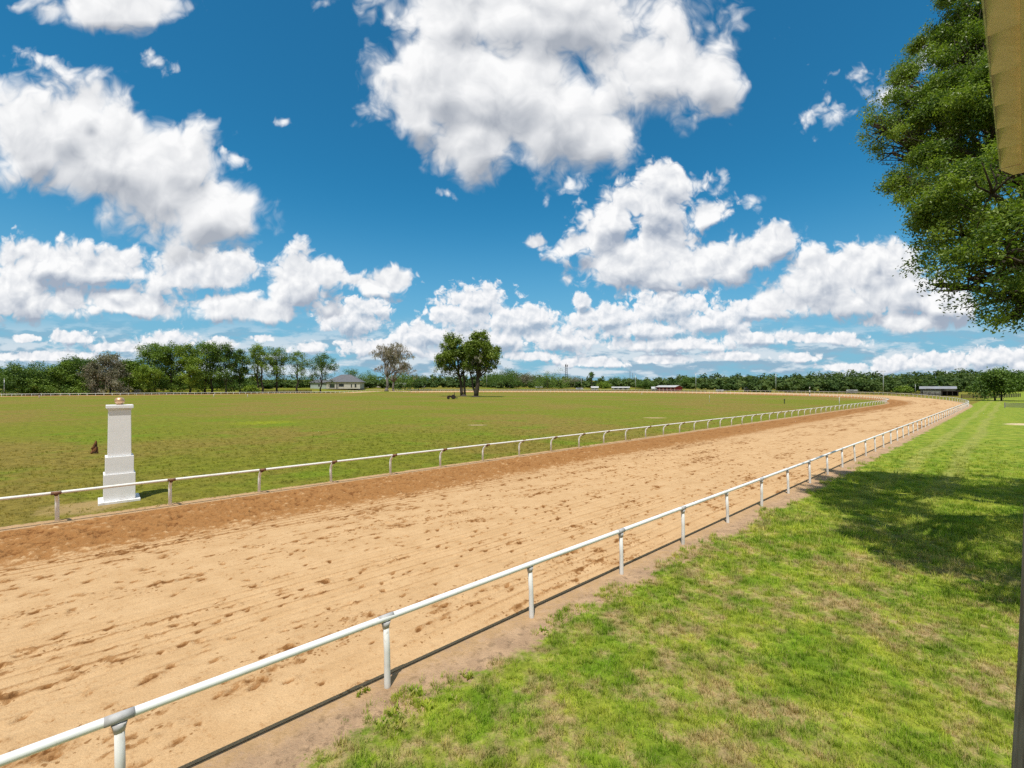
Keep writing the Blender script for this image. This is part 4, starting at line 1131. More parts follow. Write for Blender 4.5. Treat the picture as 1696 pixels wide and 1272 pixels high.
# ---- the far wood: one mass along the skyline
def forest():
    r = np.random.default_rng(77)
    prof = [(-200, 612), (0, 622), (200, 620), (420, 628), (560, 630), (640, 622), (720, 620), (800, 618), (850, 614), (900, 621), (960, 626), (1010, 628), (1060, 626), (1110, 623), (1150, 621), (1250, 620), (1340, 617), (1380, 614), (1440, 617), (1490, 621), (1530, 616), (1560, 613), (1590, 611), (1640, 617), (1690, 616), (1800, 612), (1950, 610)]
    xs, ys = zip(*prof)
    V, Fc, TN = [], [], []; nv = 0
    for row, (d0, frac, cnt) in enumerate([(70, .42, 190), (110, .62, 210), (165, .82, 230), (240, 1.0, 260)]):
        for i in range(cnt):
            px = -180 + 2100 * (i + r.random()) / cnt
            yt = np.interp(px, xs, ys) + r.normal(0, 1.6)
            # sight line meets the oval's far side, then d0 metres beyond
            dx = (px - 848) / F
            Z = None
            for z_ in np.arange(120, 900, 8.0):
                if oval_d(dx * z_, z_) - 149.8 > d0: Z = z_; break
            if Z is None: continue
            if px > 1280: Z = max(Z, 300 + d0 * .8)
            Z += r.uniform(-14, 14); x, y = dx * Z, Z
            g = gz(x, y)
            ytop = 645 - (645 - yt) * frac
            H = CH + (640 - ytop) / F * Z - g
            if H < 4: H = r.uniform(4.5, 7)
            R = min(max(0.45 * H, 4.0), 9.5) * r.uniform(.85, 1.25)
            k = 6
            lob = np.stack([r.normal(0, R * .42, k), r.normal(0, R * .42, k), H * (0.16 + .62 * r.random(k)), np.full(k, R * .55), np.full(k, R * .55), np.full(k, min(R * .45, H * .22))], -1)
            lob[0, 2] = H - lob[0, 5]
            n = 210 if row else 260
            kk = r.integers(0, k, n); d = r.normal(size=(n, 3)); d /= np.linalg.norm(d, axis=1, keepdims=True)
            p = lob[kk, :3] + d * lob[kk, 3:6] * (r.random(n) ** .35)[:, None] + np.array([x, y, g])
            nr = d + r.normal(size=(n, 3)) * .6 + np.array([0, 0, .5]); nr /= np.linalg.norm(nr, axis=1, keepdims=True)
            ax = np.cross(nr, r.normal(size=(n, 3))); ax /= np.linalg.norm(ax, axis=1, keepdims=True); bx = np.cross(nr, ax)
            s = (r.uniform(.5, 1.25, n) * (1.15 if Z > 300 else .9))[:, None]
            V.append(np.stack([p - ax * s, p + bx * s * .7, p + ax * s, p - bx * s * .7], 1).reshape(-1, 3))
            tone = np.clip(r.normal(.42, .24) + r.normal(0, .14, n), 0, 1); TN.append(np.repeat(tone, 4))
    V = np.concatenate(V); me = np_mesh('forest', V, np.arange(len(V)).reshape(-1, 4)); vattr(me, 'tone', np.concatenate(TN))
    tag(link('forest', me, leaf_mat('forest_leaves', (0.042, 0.080, 0.022), (0.120, 0.165, 0.044), .15, .7, .25)), kind='stuff')
forest()

# undergrowth that closes the view between the trunks of the far oak row
def undergrowth():
    r = np.random.default_rng(5); lob = []
    for px in list(np.arange(60, 425, 5.0)) + list(np.arange(60, 425, 9.0)):
        px += r.normal(0, 2); ex = r.uniform(30, 80); Z = row_z(px, ex); x, y, z = at(px, Z)
        h = r.uniform(5, 14) if 190 < px else r.uniform(5, 9); lob.append((x, y, z + h * .5, min(h, 8) * .75, h * .5, h * .55))
    o = leaf_cloud('undergrowth', lob, 24000, .95, L_DARK, None, r, 10, .5, .6, hole=.2, sub=5)
    tag(o, kind='stuff')
undergrowth()
# ------------------------------------------------------------------ buildings and things beyond the oval
M_WALLW = worn('stucco_white', (0.56, 0.53, 0.47), (0.47, 0.44, 0.39), 0.6, 0.85)
M_WALLG = worn('siding_pale_green', (0.42, 0.48, 0.44), (0.36, 0.41, 0.37), 0.6, 0.8)
M_ROOFG = worn('shingle_grey', (0.145, 0.145, 0.155), (0.10, 0.10, 0.11), 1.2, 0.9, bm=0.4)
M_ROOFT = worn('shingle_tan', (0.34, 0.24, 0.17), (0.25, 0.17, 0.12), 1.2, 0.9)
M_METAL = worn('roof_white_metal', (0.50, 0.50, 0.50), (0.40, 0.39, 0.38), 0.5, 0.5, 0.1)
M_TIN = worn('roof_grey_tin', (0.36, 0.36, 0.38), (0.24, 0.23, 0.23), 0.4, 0.55, 0.3)
M_RED = worn('barn_red', (0.36, 0.030, 0.030), (0.27, 0.022, 0.022), 0.6, 0.75)
M_GLASS = worn('dark_glass', (0.015, 0.018, 0.02), (0.03, 0.035, 0.04), 0.5, 0.15, 0, 0.6)
M_DARK = worn('dark_timber', (0.040, 0.032, 0.026), (0.075, 0.060, 0.048), 1.5, 0.9)
M_GREYW = worn('grey_timber', (0.26, 0.25, 0.23), (0.17, 0.16, 0.15), 1.0, 0.9)
M_STEEL = worn('galvanised', (0.46, 0.47, 0.47), (0.34, 0.35, 0.35), 2.0, 0.45, 0.5)
M_LATT = worn('lattice_dark', (0.10, 0.10, 0.11), (0.06, 0.06, 0.065), 2.0, 0.6, 0.3)
M_TYRE = worn('tyre', (0.018, 0.018, 0.018), (0.03, 0.028, 0.026), 3, 0.9)

def face(x, y):            # heading that turns local -Y towards the viewer
    return math.atan2(-x, y)
def gable(mb, w, d, z0, h, ov=0.4, th=0.15):
    """gable roof, ridge along local X"""
    for s in (-1, 1):
        v = [(-w / 2 - ov, s * (d / 2 + ov), z0 - ov * 2 * h / d), (w / 2 + ov, s * (d / 2 + ov), z0 - ov * 2 * h / d), (w / 2 + ov, s * 0.003, z0 + h), (-w / 2 - ov, s * 0.003, z0 + h)]
        vb = [(a, b, c + th) for a, b, c in v]
        mb.poly(v + vb, [(0, 1, 2, 3), (4, 7, 6, 5), (0, 4, 5, 1), (1, 5, 6, 2), (2, 6, 7, 3), (3, 7, 4, 0)])
def hip(mb, w, d, z0, h, ov=0.5, ridge=0.4, th=0.14):
    a, b = w / 2 + ov, d / 2 + ov; r = w / 2 * ridge
    v = [(-a, -b, z0), (a, -b, z0), (a, b, z0), (-a, b, z0), (-r, 0, z0 + h), (r, 0, z0 + h), (-a, -b, z0 - th), (a, -b, z0 - th), (a, b, z0 - th), (-a, b, z0 - th)]
    mb.poly(v, [(0, 1, 5, 4), (2, 3, 4, 5), (1, 2, 5), (3, 0, 4), (0, 6, 7, 1), (1, 7, 8, 2), (2, 8, 9, 3), (3, 9, 6, 0), (6, 9, 8, 7)])
def gable_walls(mb, w, d, h, hr):
    v = [(-w / 2, -d / 2, 0), (w / 2, -d / 2, 0), (w / 2, d / 2, 0), (-w / 2, d / 2, 0), (-w / 2, -d / 2, h), (w / 2, -d / 2, h), (w / 2, d / 2, h), (-w / 2, d / 2, h), (-w / 2, 0, h + hr), (w / 2, 0, h + hr)]
    mb.poly(v, [(0, 1, 5, 4), (2, 3, 7, 6), (1, 2, 6, 9, 5), (3, 0, 4, 8, 7), (0, 3, 2, 1), (4, 5, 9, 8), (6, 7, 8, 9)])
def opening(root, x, z, w, h, d, mat, name='window', frame=None):
    """on the viewer's side wall (local y = -d/2)"""
    o = MB().box((x, -d / 2 - 0.02, z), (w, 0.05, h)).build(name, mat, root)
    if frame:
        mb = MB(); t = 0.14
        for sx in (-1, 1): mb.box((x + sx * (w / 2 + t / 2), -d / 2 - 0.035, z), (t, 0.09, h + 2 * t))
        for sz in (-1, 1): mb.box((x, -d / 2 - 0.035, z + sz * (h / 2 + t / 2)), (w - 0.004, 0.09, t))
        mb.build('frame', frame, o)
    return o
def base_at(px, py, Z):
    """a point at depth Z whose foot shows at row py (never below the terrain)"""
    x = (px - 848) / F * Z; z = CH + (640 - py) / F * Z
    return (x, Z, max(z, gz(x, Z)) if z - gz(x, Z) < 0 else z)
def mound_fill(root, w, d, drop, mat):
    MB().box((0, 0, -drop / 2 - 0.01), (w, d, drop)).build('foundation', mat, root)

# the grey-roofed house
def house():
    Z = row_z(560, 55); x, y, _ = at(560, Z); z = gz(x, y); k = Z / F
    root = empty('house', (x, y, z), face(x, y) * .5); tag(root, 'low white house with a wide grey hipped roof behind the leaning oak', 'house')
    w = 78 * k; d = w * .62; h = max(3.2, 11.0 * k)
    MB().box((w * .16, 0, h / 2), (w * .66, d, h)).build('wall', M_WALLW, root)
    MB().box((-w * .34, 1.0, h * .46), (w * .335, d * .7, h * .92)).build('wall', M_WALLG, root)
    mb = MB(); mb_w = w * .70
    hip(mb, mb_w, d, h, 12.5 * k, .7, .28)
    for v in mb.bm.verts: v.co.x += w * .16
    mb.build('roof', M_ROOFG, root)
    mb = MB(); hip(mb, w * .36, d * .72, h * .92, 5.5 * k, .5, .5)
    for v in mb.bm.verts: v.co.x += -w * .345; v.co.y += 1.0
    mb.build('roof', M_ROOFG, root)
    for (fx, fw, fz, fh, nm) in ((-.12, .10, .42, .55, 'porch_opening'), (.06, .10, .52, .42, 'window'), (.26, .022, .45, .5, 'window'), (.34, .035, .47, .5, 'window'), (-.035, .014, .4, .75, 'door'), (-.008, .014, .4, .75, 'door')):
        opening(root, fx * w + .06 * w, fz * h, fw * w, fh * h, d, M_GLASS, nm, M_WALLW)
    opening(root, -.34 * w, .5 * h, .03 * w, .35 * h, d * .7 - 2, M_GLASS, 'window', M_WALLW)
    MB().tube([(w * .02, 0, h), (w * .02, 0, h + 24 * k)], .07, 6).build('aerial', M_STEEL, root)
house()

def small_house(px, py, wpx, hpx, rpx, wall, roof, label, extra=70, kind='gable', name='house', cat='house', wins=2, dark=None):
    Z = row_z(px, extra) if px < 1230 else extra
    x, y, z = base_at(px, py, Z); k = Z / F; w, h, hr = wpx * k, hpx * k, rpx * k; d = max(5, w * .6)
    root = empty(name, (x, y, z), face(x, y) * .7); tag(root, label, cat)
    drop = max(0.3, z - gz(x, y) + .5)
    mb = MB()
    if kind == 'gable': gable_walls(mb, w, d, h, hr)
    else: mb.box((0, 0, h / 2), (w, d, h))
    mb.build('wall', wall, root)
    mb = MB()
    if kind == 'gable': gable(mb, w, d, h + .05, hr)
    else: hip(mb, w, d, h + .16, hr)
    mb.build('roof', roof, root)
    if drop > 0.4: mound_fill(root, w * .98, d * .98, drop, M_GREYW)
    for i in range(wins): opening(root, w * (-.28 + .56 * i / max(1, wins - 1)), h * .52, w * .13, h * .5, d, M_GLASS)
    opening(root, w * .06, h * .42, w * .08, h * .8, d, dark or M_DARK, 'door')
    return root
small_house(603, 642, 18, 4.5, 5.5, M_WALLW, M_ROOFT, 'small tan-roofed house just right of the grey-roofed one', 85)
small_house(640, 641.5, 30, 4, 3, M_WALLW, M_METAL, 'low white building behind the trunk of the bare mossy tree', 90, 'hip')
small_house(664, 641.5, 16, 3.5, 3.5, M_WALLW, M_METAL, 'small white gabled house right of the bare mossy tree', 95)
small_house(6, 638, 12, 4, 4, M_WALLW, M_METAL, 'white roofed house at the extreme left behind dark oaks', 70, wins=2)
small_house(72, 638, 12, 4, 4.5, M_WALLW, M_METAL, 'pale roofed house half hidden between two dark oaks at left', 110, wins=2)
small_house(985, 645, 11, 2.6, 2.2, M_WALLW, M_METAL, 'small white shed under the palm', 36, wins=2, name='shed', cat='shed')
small_house(1084, 646, 9, 2.4, 2.8, M_WALLW, M_METAL, 'tiny white gabled shed touching the red barn on its left', 36, wins=2, name='shed', cat='shed')
small_house(1237, 644, 7, 1.8, 1.8, M_WALLW, M_METAL, 'white cottage at the wood edge, left of two', 330, wins=2)
small_house(1266, 644, 6, 1.7, 2.0, M_WALLW, M_ROOFG, 'white cottage with a dark roof at the wood edge, right of two', 335, wins=2)

def red_barn():
    Z = row_z(1108, 40); x, y, z = base_at(1108, 648.5, Z); k = Z / F; w = 33 * k; d = 13; h = 5.4 * k
    root = empty('barn', (x, y, z), face(x, y) - .45); tag(root, 'red barn with a shining white roof beyond the back straight', 'barn')
    mb = MB(); gable_walls(mb, w, d, h, 2.6 * k); mb.build('wall', M_RED, root)
    mb = MB(); gable(mb, w, d, h + .05, 2.6 * k, .6); mb.build('roof', M_METAL, root)
    mound_fill(root, w, d, max(.4, z - gz(x, y) + .5), M_GREYW)
    for i in range(5): opening(root, w * (-.4 + .2 * i), h * .42, w * .09, h * .62, d, M_DARK, 'stall_door')
    mb = MB()
    for i in range(6): mb.box((-w * .5 + i * w * .2, -d / 2 - .06, h * .5), (.25, .1, h))
    mb.build('trim', M_WALLW, root)
red_barn()

def long_row():
    Z = row_z(1028, 45); x, y, z = base_at(1028, 646, Z); k = Z / F; w = 28 * k; h = 2.6 * k
    root = empty('shed', (x, y, z), face(x, y)); tag(root, 'long low grey-white shed row left of the red barn', 'shed')
    MB().box((0, 0, h / 2), (w, 6, h)).build('wall', M_GREYW, root)
    mb = MB(); gable(mb, w, 6, h + .05, 1.6 * k, .4); mb.build('roof', M_METAL, root)
    for i in range(7): opening(root, w * (-.42 + .14 * i), h * .45, w * .07, h * .8, 6, M_DARK if i % 2 else M_WALLW, 'stall_door')
    mound_fill(root, w, 6, max(.4, z - gz(x, y) + .5), M_GREYW)
long_row()

def stable():
    Z = 235.0; x, y, z = base_at(1553, 653, Z); z = 0.9; k = Z / F; w = 42 * k; d = 9; h = 2.3
    root = empty('stable', (x, y, z), face(x, y)); tag(root, 'long open-sided stable with a weathered grey tin roof beyond the turn', 'stable')
    mb = MB(); gable(mb, w, d, h, 1.1, .5); mb.build('roof', M_TIN, root)
    mound_fill(root, w + 1, d + 1, 1.3, M_GREYW)
    MB().box((0, .6, h / 2), (w, .3, h)).build('wall', M_GREYW, root)
    MB().box((-w * .12, -d / 2 + .2, h * .29), (w * .62, .2, h * .58)).build('half_wall', M_WALLW, root)
    MB().box((w * .36, -d / 2 + .2, h * .5), (w * .26, .2, h)).build('end_wall', M_GREYW, root)
    for i in range(8): MB().box((-w / 2 + .2 + i * (w - .4) / 7, -d / 2, h / 2), (.25, .25, h)).build('post', M_GREYW, root)
stable()
def run_in():
    Z = 205.0; x, y, z = at(1573, Z); k = Z / F; w = 21 * k; h = 5 * k + 1.0
    root = empty('shelter', (x, y, z), face(x, y)); tag(root, 'small dark flat-roofed field shelter in front of the grey stable', 'shelter')
    MB().box((0, 0, h), (w + .8, 5, .2)).build('roof', M_DARK, root)
    MB().box((0, 2.2, h / 2), (w, .15, h - .2)).build('wall', M_DARK, root)
    for sx in (-1, 1): MB().box((sx * (w / 2 - .1), 0, h / 2), (.15, 4.2, h - .2)).build('side_panel', M_DARK, root)
    for i in range(4): MB().box((-w / 2 + .3 + i * (w - .6) / 3, -2.3, h / 2), (.2, .2, h - .2)).build('post', M_DARK, root)
run_in()

# trailers, vehicles
def trailer(px, py, wpx, hpx, Z, label):
    x, y, z = base_at(px, py, Z); k = Z / F; w, h = wpx * k, hpx * k
    root = empty('trailer', (x, y, z), face(x, y)); tag(root, label, 'trailer')
    MB().box((0, 0, h * .58), (w, 2.4, h * .8), bevel=.15).build('body', M_METAL, root)
    for sx in (-.12, .12):
        w_ = MB(); w_.tube([(sx * w, -1.3, h * .16), (sx * w, -1.0, h * .16)], h * .16, 14); w_.build('wheel', M_TYRE, root)
    MB().tube([(w * .5, 0, h * .2), (w * .62, 0, h * .15), (w * .62, 0, 0)], .08, 6).build('drawbar', M_STEEL, root)
    MB().box((-w * .1, -1.215, h * .68), (w * .5, .03, h * .2)).build('window', M_GLASS, root)
    if z - gz(x, y) > .5: MB().box((0, 0, -(z - gz(x, y)) / 2), (w, 2.2, z - gz(x, y))).build('hardstanding', M_GREYW, root)
trailer(699, 639, 10, 5, row_z(699, 85), 'white box trailer on the grass right of the bare mossy tree')
trailer(202, 650, 16, 7, row_z(202, 15), 'white trailer seen between trunks behind the copper ball')
trailer(228, 650, 9, 5, row_z(228, 16), 'smaller white trailer between the trunks, right of the pillar top')
trailer(1411, 648.5, 15, 3, 300, 'white trailer at the foot of the wood, left of the tall pole at the turn')
trailer(960, 646.5, 12, 3, row_z(960, 40), 'low white trailer left of the palm')
trailer(843, 642, 9, 3, row_z(843, 70), 'white trailer under the oaks right of the infield pair')
trailer(893, 643, 12, 3, row_z(893, 60), 'white trailer under the wide rounded oak near centre')
trailer(1192, 648, 12, 2.6, row_z(1192, 36), 'white trailer on the verge right of the red barn')

def tractor():
    x, y, _ = gp(748, 661); k = y / F
    root = empty('tractor', (x, y, 0), .25); tag(root, 'small dark tractor with a roll bar parked in the shade of the infield oaks', 'tractor')
    s = 17 * k / 3.6
    paint = worn('tractor_paint_shaded', (0.050, 0.022, 0.016), (0.025, 0.015, 0.012), 2, .6)  # near-black: the oaks' shade is put into the paint colour
    def V(*p): return tuple(q * s for q in p)
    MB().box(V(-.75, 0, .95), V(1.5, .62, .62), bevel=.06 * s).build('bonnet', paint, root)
    MB().box(V(.35, 0, .70), V(1.1, .9, .30), bevel=.04 * s).build('chassis', M_DARK, root)
    seat = MB(); seat.box(V(.55, 0, 1.05), V(.5, .5, .12), bevel=.03 * s); seat.box(V(.80, 0, 1.32), V(.1, .5, .5), bevel=.03 * s); seat.build('seat', M_BLACK, root)
    for sy in (-1, 1):
        for (cx, r, wd) in ((.62, .72, .36), (-1.15, .42, .26)):
            w_ = MB(); w_.tube([V(cx, sy * .72 - wd / 2, r), V(cx, sy * .72 - wd * .4, r), V(cx, sy * .72 + wd * .4, r), V(cx, sy * .72 + wd / 2, r)], [r * .86 * s, r * s, r * s, r * .86 * s], 20)
            w_ = w_.build('wheel', M_TYRE, root)
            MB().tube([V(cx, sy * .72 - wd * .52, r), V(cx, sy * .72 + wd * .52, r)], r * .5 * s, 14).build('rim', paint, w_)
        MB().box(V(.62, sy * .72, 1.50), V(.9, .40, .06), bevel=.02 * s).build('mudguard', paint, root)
    MB().tube([V(.98, -.5, .8), V(.98, -.5, 2.25), V(.98, -.4, 2.38), V(.98, .4, 2.38), V(.98, .5, 2.25), V(.98, .5, .8)], .05 * s, 8).build('roll_bar', M_BLACK, root)
    MB().tube([V(.02, 0, 1.1), V(.22, 0, 1.45)], .03 * s, 6).tube([V(.06, -.2, 1.42), V(.22, 0, 1.50), V(.06, .2, 1.42)], .025 * s, 6).build('steering_wheel', M_BLACK, root)
    MB().tube([V(-.6, .12, 1.2), V(-.6, .12, 2.0)], .04 * s, 6).build('exhaust_pipe', M_DARK, root)
    MB().box(V(1.65, 0, .45), V(.8, 1.6, .28), bevel=.04 * s).build('mower_deck', M_DARK, root)
tractor()

# poles and masts
def pole(px, ytop, Z, label, r=.17, arm=False, mat=None, name='utility_pole', cat='pole'):
    x, y, z = at(px, Z); H = CH + (640 - ytop) / F * Z - z
    root = empty(name, (x, y, z)); tag(root, label, cat)
    MB().tube([(0, 0, -.3), (0, 0, H * .5), (0, 0, H)], [r, r * .85, r * .65], 8).build('shaft', mat or M_STEEL, root)
    if arm:
        MB().box((0, 0, H * .955), (2.4, .16, .16)).build('cross_arm', M_GREYW, root)
        for sx in (-1, 0, 1): MB().tube([(sx, 0, H * .955 + .08), (sx, 0, H * .955 + .4)], .06, 6).build('insulator', M_WHITE, root)
    else:
        MB().lathe((0, 0, H), [(r * .65, -.02), (r * 1.1, .05), (r * .5, .3)], 8).build('pole_cap', M_STEEL, root)
pole(1052.5, 621, row_z(1052, 40), 'white steel pole standing left of the red barn', .24)
pole(1152.5, 618, row_z(1152, 34), 'grey steel pole standing right of the red barn', .24)
pole(1285, 618, 300, 'steel pole in front of the wood beside the white cottages', .20)
pole(1463, 613, 226, 'tallest steel pole with a cross arm, at the far end of the track', .20, True)
pole(1516, 637, 240, 'short thin pole by the yellow-green bush at the stable', .10)
pole(806, 621, row_z(806, 70), 'thin pole just right of the infield oaks', .16)
pole(963, 625, row_z(963, 60), 'faint thin pole between lattice mast and palm', .16)
pole(1043.5, 615, 620, 'far slim mast, left one of two above the trees near centre', .38, mat=M_LATT, name='radio_mast', cat='mast')
pole(1047.8, 618, 620, 'far slim mast, shorter right one of two above the trees near centre', .38, mat=M_LATT, name='radio_mast', cat='mast')
pole(7, 628, row_z(7, 4), 'lamp pole at the extreme left by the far rail', .16)
def tower():
    Z = 560; x, y, z = at(938, Z); H = CH + (640 - 604.5) / F * Z - z
    root = empty('lattice_mast', (x, y, z)); tag(root, 'dark lattice communication mast above the trees near centre', 'mast')
    mb = MB(); w0, w1 = 1.5, .9
    n = 11
    for i in range(n):
        za, zb = H * i / n, H * (i + 1) / n; wa = w0 + (w1 - w0) * i / n; wb = w0 + (w1 - w0) * (i + 1) / n
        c = [(-1, -1), (1, -1), (1, 1), (-1, 1)]
        for j, (a, b) in enumerate(c):
            a2, b2 = c[(j + 1) % 4]
            mb.tube([(a * wa, b * wa, za), (a * wb, b * wb, zb)], .20, 4); mb.tube([(a * wa, b * wa, za), (a2 * wb, b2 * wb, zb)], .11, 4)
    mb.build('frame', M_LATT, root)
    mb = MB()
    for a in range(3):
        t = a * 2.09; mb.box((1.7 * math.cos(t), 1.7 * math.sin(t), H - .6), (.5, .9, 2.6), t)
    mb.tube([(0, 0, H), (0, 0, H + 2.4)], .12, 6)
    mb.build('antenna', M_LATT, root)
tower()

# board fences
def board_fence(pts, label, mat, h=1.35, step=4.0, boards=4, name='board_fence', fill=.16, group=None):
    x0, y0 = pts[0]; o = Vector((x0, y0, gz(x0, y0))); root = empty(name, o); tag(root, label, 'fence', group)
    P = []
    for (ax, ay), (bx, by) in zip(pts, pts[1:]):
        L = math.hypot(bx - ax, by - ay); n = max(1, round(L / step))
        P += [(ax + (bx - ax) * i / n, ay + (by - ay) * i / n) for i in range(n)]
    P.append(pts[-1]); P = [Vector((x, y, gz(x, y))) for x, y in P]
    bd = MB()
    for a, b in zip(P, P[1:]):
        m = (a + b) / 2 - o; rz = math.atan2(b.y - a.y, b.x - a.x)
        for i in range(boards):
            z = h * (.22 + .70 * i / max(1, boards - 1))
            bd.box((m.x, m.y, m.z + z), ((b - a).length, .045, fill), rz)
    bd.build('boards', mat, root)
    me = None
    for p in P[:100]:
        if me is None: c = MB().box((0, 0, h / 2), (.16, .16, h + .1)).build('post', mat, root); me = c.data
        else: c = link('post', me, None, root)
        c.location = p - o; c.rotation_euler = (0, 0, math.atan2(P[-1].y - P[0].y, P[-1].x - P[0].x)); c.location.y -= .11 * 0
    return root
def bl(px, ex): z = row_z(px, ex); return ((px - 848) / F * z, z)
board_fence([bl(398, 9), bl(440, 9), bl(480, 9), bl(516, 10)], 'dark board paddock fence under the bare-stemmed oaks', M_DARK, 2.2, 4, 4, fill=.28)
board_fence([bl(680, 22), bl(760, 22), bl(860, 24), bl(960, 24)], 'long dark board fence behind the back straight near centre', M_DARK, 1.6, 5, 4, fill=.2)
board_fence([bl(960, 12), bl(1060, 12), bl(1170, 12)], 'dark board fence along the back straight below the red barn', M_DARK, 1.5, 5, 4, fill=.2)
board_fence([((px - 848) / F * z, z) for px, z in ((1300, 300), (1400, 270), (1500, 232), (1560, 205))], 'dark board fence behind the turn below the wood', M_DARK, 1.6, 5, 4, fill=.2)
board_fence([((px - 848) / F * z, z) for px, z in ((1592, 165), (1632, 160), (1690, 190))], 'dark board fence by the field oak at the end of the lawn', M_DARK, 1.5, 4, 4, fill=.2)
board_fence([((px - 848) / F * z, z) for px, z in ((1664, 94), (1700, 91), (1780, 88))], 'weathered grey board fence in the field at the right edge', M_GREYW, 1.05, 3, 4, fill=.13)
# clipped hedge line in front of the small houses
def hedge():
    r = np.random.default_rng(8); a = bl(652, 40); b = bl(712, 34)
    root = empty('hedge', (*a, gz(*a))); tag(root, 'low dark hedge right of the mound with the bare tree', 'hedge')
    lob = [((b[0] - a[0]) * t, (b[1] - a[1]) * t, .8 + gz(a[0] + (b[0] - a[0]) * t, a[1] + (b[1] - a[1]) * t) - gz(*a), 1.6, 1.2, .9) for t in np.linspace(0, 1, 14)]
    leaf_cloud('foliage', lob, 1500, .5, L_DARK, root, r, 10, .3, .6)
hedge()
# ------------------------------------------------------------------ grass blades (nobody could count them: stuff)
def blade_mat():
    m, T, b = bsdf('grass_blades', rough=0.6, spec=0.2)
    P = T.new('ShaderNodeNewGeometry').outputs['Position']
    g = T.new('ShaderNodeGroup'); g.node_tree = TONE; T.l.new(P, g.inputs[0])
    rn = T.new('ShaderNodeObjectInfo').outputs['Random']
    t = T.new('ShaderNodeAttribute', attribute_name='tone').outputs['Fac']
    k = T.m('ADD', T.m('MULTIPLY', rn, 0.5), T.m('MULTIPLY', t, 0.6))
    c = T.mix(T.rng(k, 0.1, 1.0), T.mix(1.0, g.outputs[0], (1.05, 1.2, 0.9, 1), 'MULTIPLY'), T.mix(1.0, g.outputs[0], (2.0, 1.85, 1.75, 1), 'MULTIPLY'))
    # a share of the blades is straw
    straw = T.m('GREATER_THAN', t, T.m('SUBTRACT', 0.93, T.m('MULTIPLY', g.outputs[1], 0.55)))
    c = T.mix(T.m('MULTIPLY', straw, 0.8), c, (0.46, 0.36, 0.18, 1))
    T.put(b.inputs['Base Color'], c)
    tr = T.new('ShaderNodeBsdfTranslucent'); T.put(tr.inputs['Color'], T.mix(1.0, c, (1.2, 1.3, 0.7, 1), 'MULTIPLY'))
    mx = T.new('ShaderNodeMixShader'); mx.inputs[0].default_value = 0.3
    T.l.new(b.outputs[0], mx.inputs[1]); T.l.new(tr.outputs[0], mx.inputs[2]); T.l.new(mx.outputs[0], T.n['Material Output'].inputs['Surface'])
    return m
M_BLADE = blade_mat()
def tuft(seed, n, h, spread, wid, flat=0.0):
    r = np.random.default_rng(seed); V = []; Q = []; tn = []
    for i in range(n):
        a = r.uniform(0, 6.283); d = spread * math.sqrt(r.random()); x, y = d * math.cos(a), d * math.sin(a)
        b = a + r.normal(0, .9); hh = h * r.uniform(.5, 1.25) * (1 - flat); lean = hh * r.uniform(.15, .8) + flat * h * r.uniform(.5, 1.4)
        w = wid * r.uniform(.7, 1.3); px, py = -math.sin(b) * w, math.cos(b) * w
        dx, dy = math.cos(b), math.sin(b); k = len(V)
        for t, ww, zz, ll in ((0, 1, 0, 0), (.5, .85, .62, .33), (1, .12, 1.0, 1.0)):
            V += [(x + dx * lean * ll - px * ww / 2, y + dy * lean * ll - py * ww / 2, hh * zz - .004), (x + dx * lean * ll + px * ww / 2, y + dy * lean * ll + py * ww / 2, hh * zz - .004)]
        Q += [(k, k + 1, k + 3, k + 2), (k + 2, k + 3, k + 5, k + 4)]; tn += [r.random()] * 6
    me = np_mesh('tuft', np.array(V), np.array(Q)); vattr(me, 'tone', np.array(tn)); me.materials.append(M_BLADE)
    return bpy.data.objects.new('tuft', me)        # never linked: it only feeds the one grass object
def scatter(name, pts, scl, kinds, seed):
    r = np.random.default_rng(seed); me = bpy.data.meshes.new(name)
    me.vertices.add(len(pts)); me.vertices.foreach_set('co', np.asarray(pts, np.float32).ravel())
    vattr(me, 'scl', scl); vattr(me, 'rot', r.uniform(0, 6.283, len(pts)))
    a = me.attributes.new('kind', 'INT', 'POINT'); a.data.foreach_set('value', r.integers(0, len(kinds), len(pts)).astype(np.int32))
    o = link(name, me, M_BLADE)
    g = bpy.data.node_groups.new(name + '_scatter', 'GeometryNodeTree')
    g.interface.new_socket('Geometry', in_out='INPUT', socket_type='NodeSocketGeometry'); g.interface.new_socket('Geometry', in_out='OUTPUT', socket_type='NodeSocketGeometry')
    gi = g.nodes.new('NodeGroupInput'); go = g.nodes.new('NodeGroupOutput')
    ip = g.nodes.new('GeometryNodeInstanceOnPoints'); jn = g.nodes.new('GeometryNodeJoinGeometry')
    for k in reversed(kinds):
        oi = g.nodes.new('GeometryNodeObjectInfo'); oi.inputs['Object'].default_value = k; oi.inputs['As Instance'].default_value = True
        g.links.new(oi.outputs['Geometry'], jn.inputs[0])
    def attr(nm, dt):
        n = g.nodes.new('GeometryNodeInputNamedAttribute'); n.data_type = dt; n.inputs['Name'].default_value = nm
        return n.outputs['Attribute']
    cx = g.nodes.new('ShaderNodeCombineXYZ'); g.links.new(attr('rot', 'FLOAT'), cx.inputs[2])
    g.links.new(gi.outputs[0], ip.inputs['Points']); g.links.new(jn.outputs[0], ip.inputs['Instance'])
    ip.inputs['Pick Instance'].default_value = True
    g.links.new(attr('kind', 'INT'), ip.inputs['Instance Index']); g.links.new(cx.outputs[0], ip.inputs['Rotation']); g.links.new(attr('scl', 'FLOAT'), ip.inputs['Scale'])
    g.links.new(ip.outputs[0], go.inputs[0])
    md = o.modifiers.new('scatter', 'NODES'); md.node_group = g
    tag(o, kind='stuff'); return o
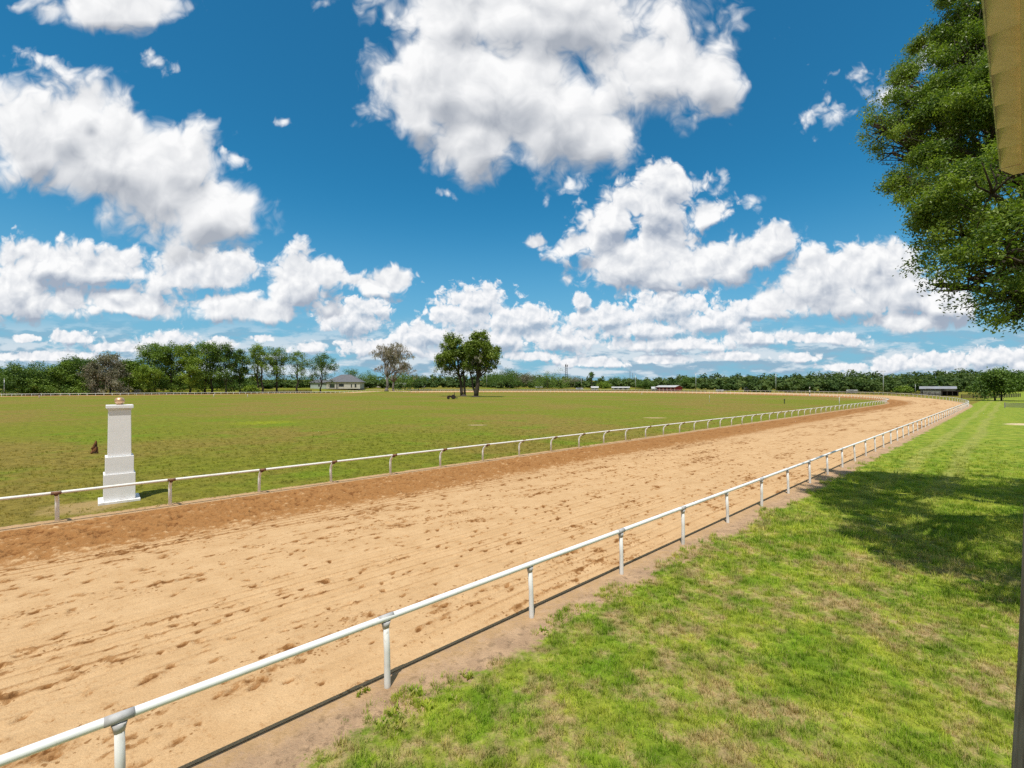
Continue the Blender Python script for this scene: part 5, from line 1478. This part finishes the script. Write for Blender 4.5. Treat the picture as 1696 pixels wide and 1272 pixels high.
def field(n_try, dmax, keep, a0, a1, seed, d0=4.6, ref=10.0):
    """points whose density falls with the square of the distance (even per unit of picture beyond ref)"""
    r = np.random.default_rng(seed)
    u = r.random(n_try); lo, k = d0, ref
    near = (k * k - lo * lo) / (2 * k * k); farp = math.log(dmax / k) if dmax > k else 0
    tot = near + farp; q = u * tot
    d = np.where(q < near, np.sqrt(lo * lo + 2 * k * k * np.minimum(q, near)), k * np.exp(np.maximum(q - near, 0)))
    a = r.uniform(a0, a1, n_try); x, y = d * np.sin(a), d * np.cos(a)
    m = keep(x, y, r) & (r.random(n_try) < np.clip((dmax - d) / (dmax * .5), 0, 1)); return x[m], y[m], d[m]
def lawn_keep(x, y, r):
    s, n = sn(x, y); d = oval_d(x, y) - 149.8
    j = (fbm(x * .9 + 50, y * .9 + 50, 7, 4) - .5) * 1.6 + (fbm(x * 5 + 50, y * 5 + 50, 9, 3) - .5) * .8
    edge = d + j > .62
    thin = fbm(x * .5 + 80, y * .5 + 80, 15, 4)
    return edge & (r.random(len(x)) < np.clip(1.35 - 1.6 * (thin - .35), .25, 1)) & (n < 6)
KINDS = [tuft(1, 26, .060, .060, .0050), tuft(2, 22, .080, .055, .0055), tuft(3, 26, .048, .070, .0052), tuft(4, 18, .105, .045, .0058), tuft(5, 20, .040, .075, .0060, .6)]
x, y, d = field(95000, 55, lawn_keep, math.radians(-24), math.radians(80), 1)
scatter('grass', np.stack([x, y, np.zeros_like(x)], -1), np.clip(d / 12, .85, 1.5) * np.random.default_rng(2).uniform(.7, 1.25, len(x)), KINDS, 3)
def in_keep(x, y, r):
    s, n = sn(x, y); d = 149.8 - oval_d(x, y)
    j = (fbm(x * .9 + 50, y * .9 + 50, 7, 4) - .5) * .9
    return (d + j > 15.0) & (n > 20.8) & ((np.abs(x + 15.2) > 1.0) | (np.abs(y - 17.64) > 1.0))
x, y, d = field(36000, 65, in_keep, math.radians(-58), math.radians(50), 5, 14.0, 24.0)
scatter('infield_grass', np.stack([x, y, np.zeros_like(x)], -1), np.clip(d / 28, .7, 1.25) * np.random.default_rng(4).uniform(.6, 1.2, len(x)), KINDS, 6)
# a few broad weeds in the bare soil below the near rail
def weeds():
    r = np.random.default_rng(11); pts, sc = [], []
    for px, py, k in ((690, 1150, 9), (705, 1168, 8), (748, 1160, 7), (650, 1180, 10), (640, 1196, 8), (655, 1205, 8), (600, 1150, 4), (900, 1105 - 60, 4), (776, 1120, 6)):
        x, y, _ = gp(px, py)
        for _ in range(k): pts.append((x + r.normal(0, .06), y + r.normal(0, .06), 0)); sc.append(r.uniform(.6, 1.3))
    scatter('weeds', np.array(pts), np.array(sc), [tuft(21, 9, .07, .04, .022), tuft(22, 8, .05, .05, .028)], 12)
weeds()
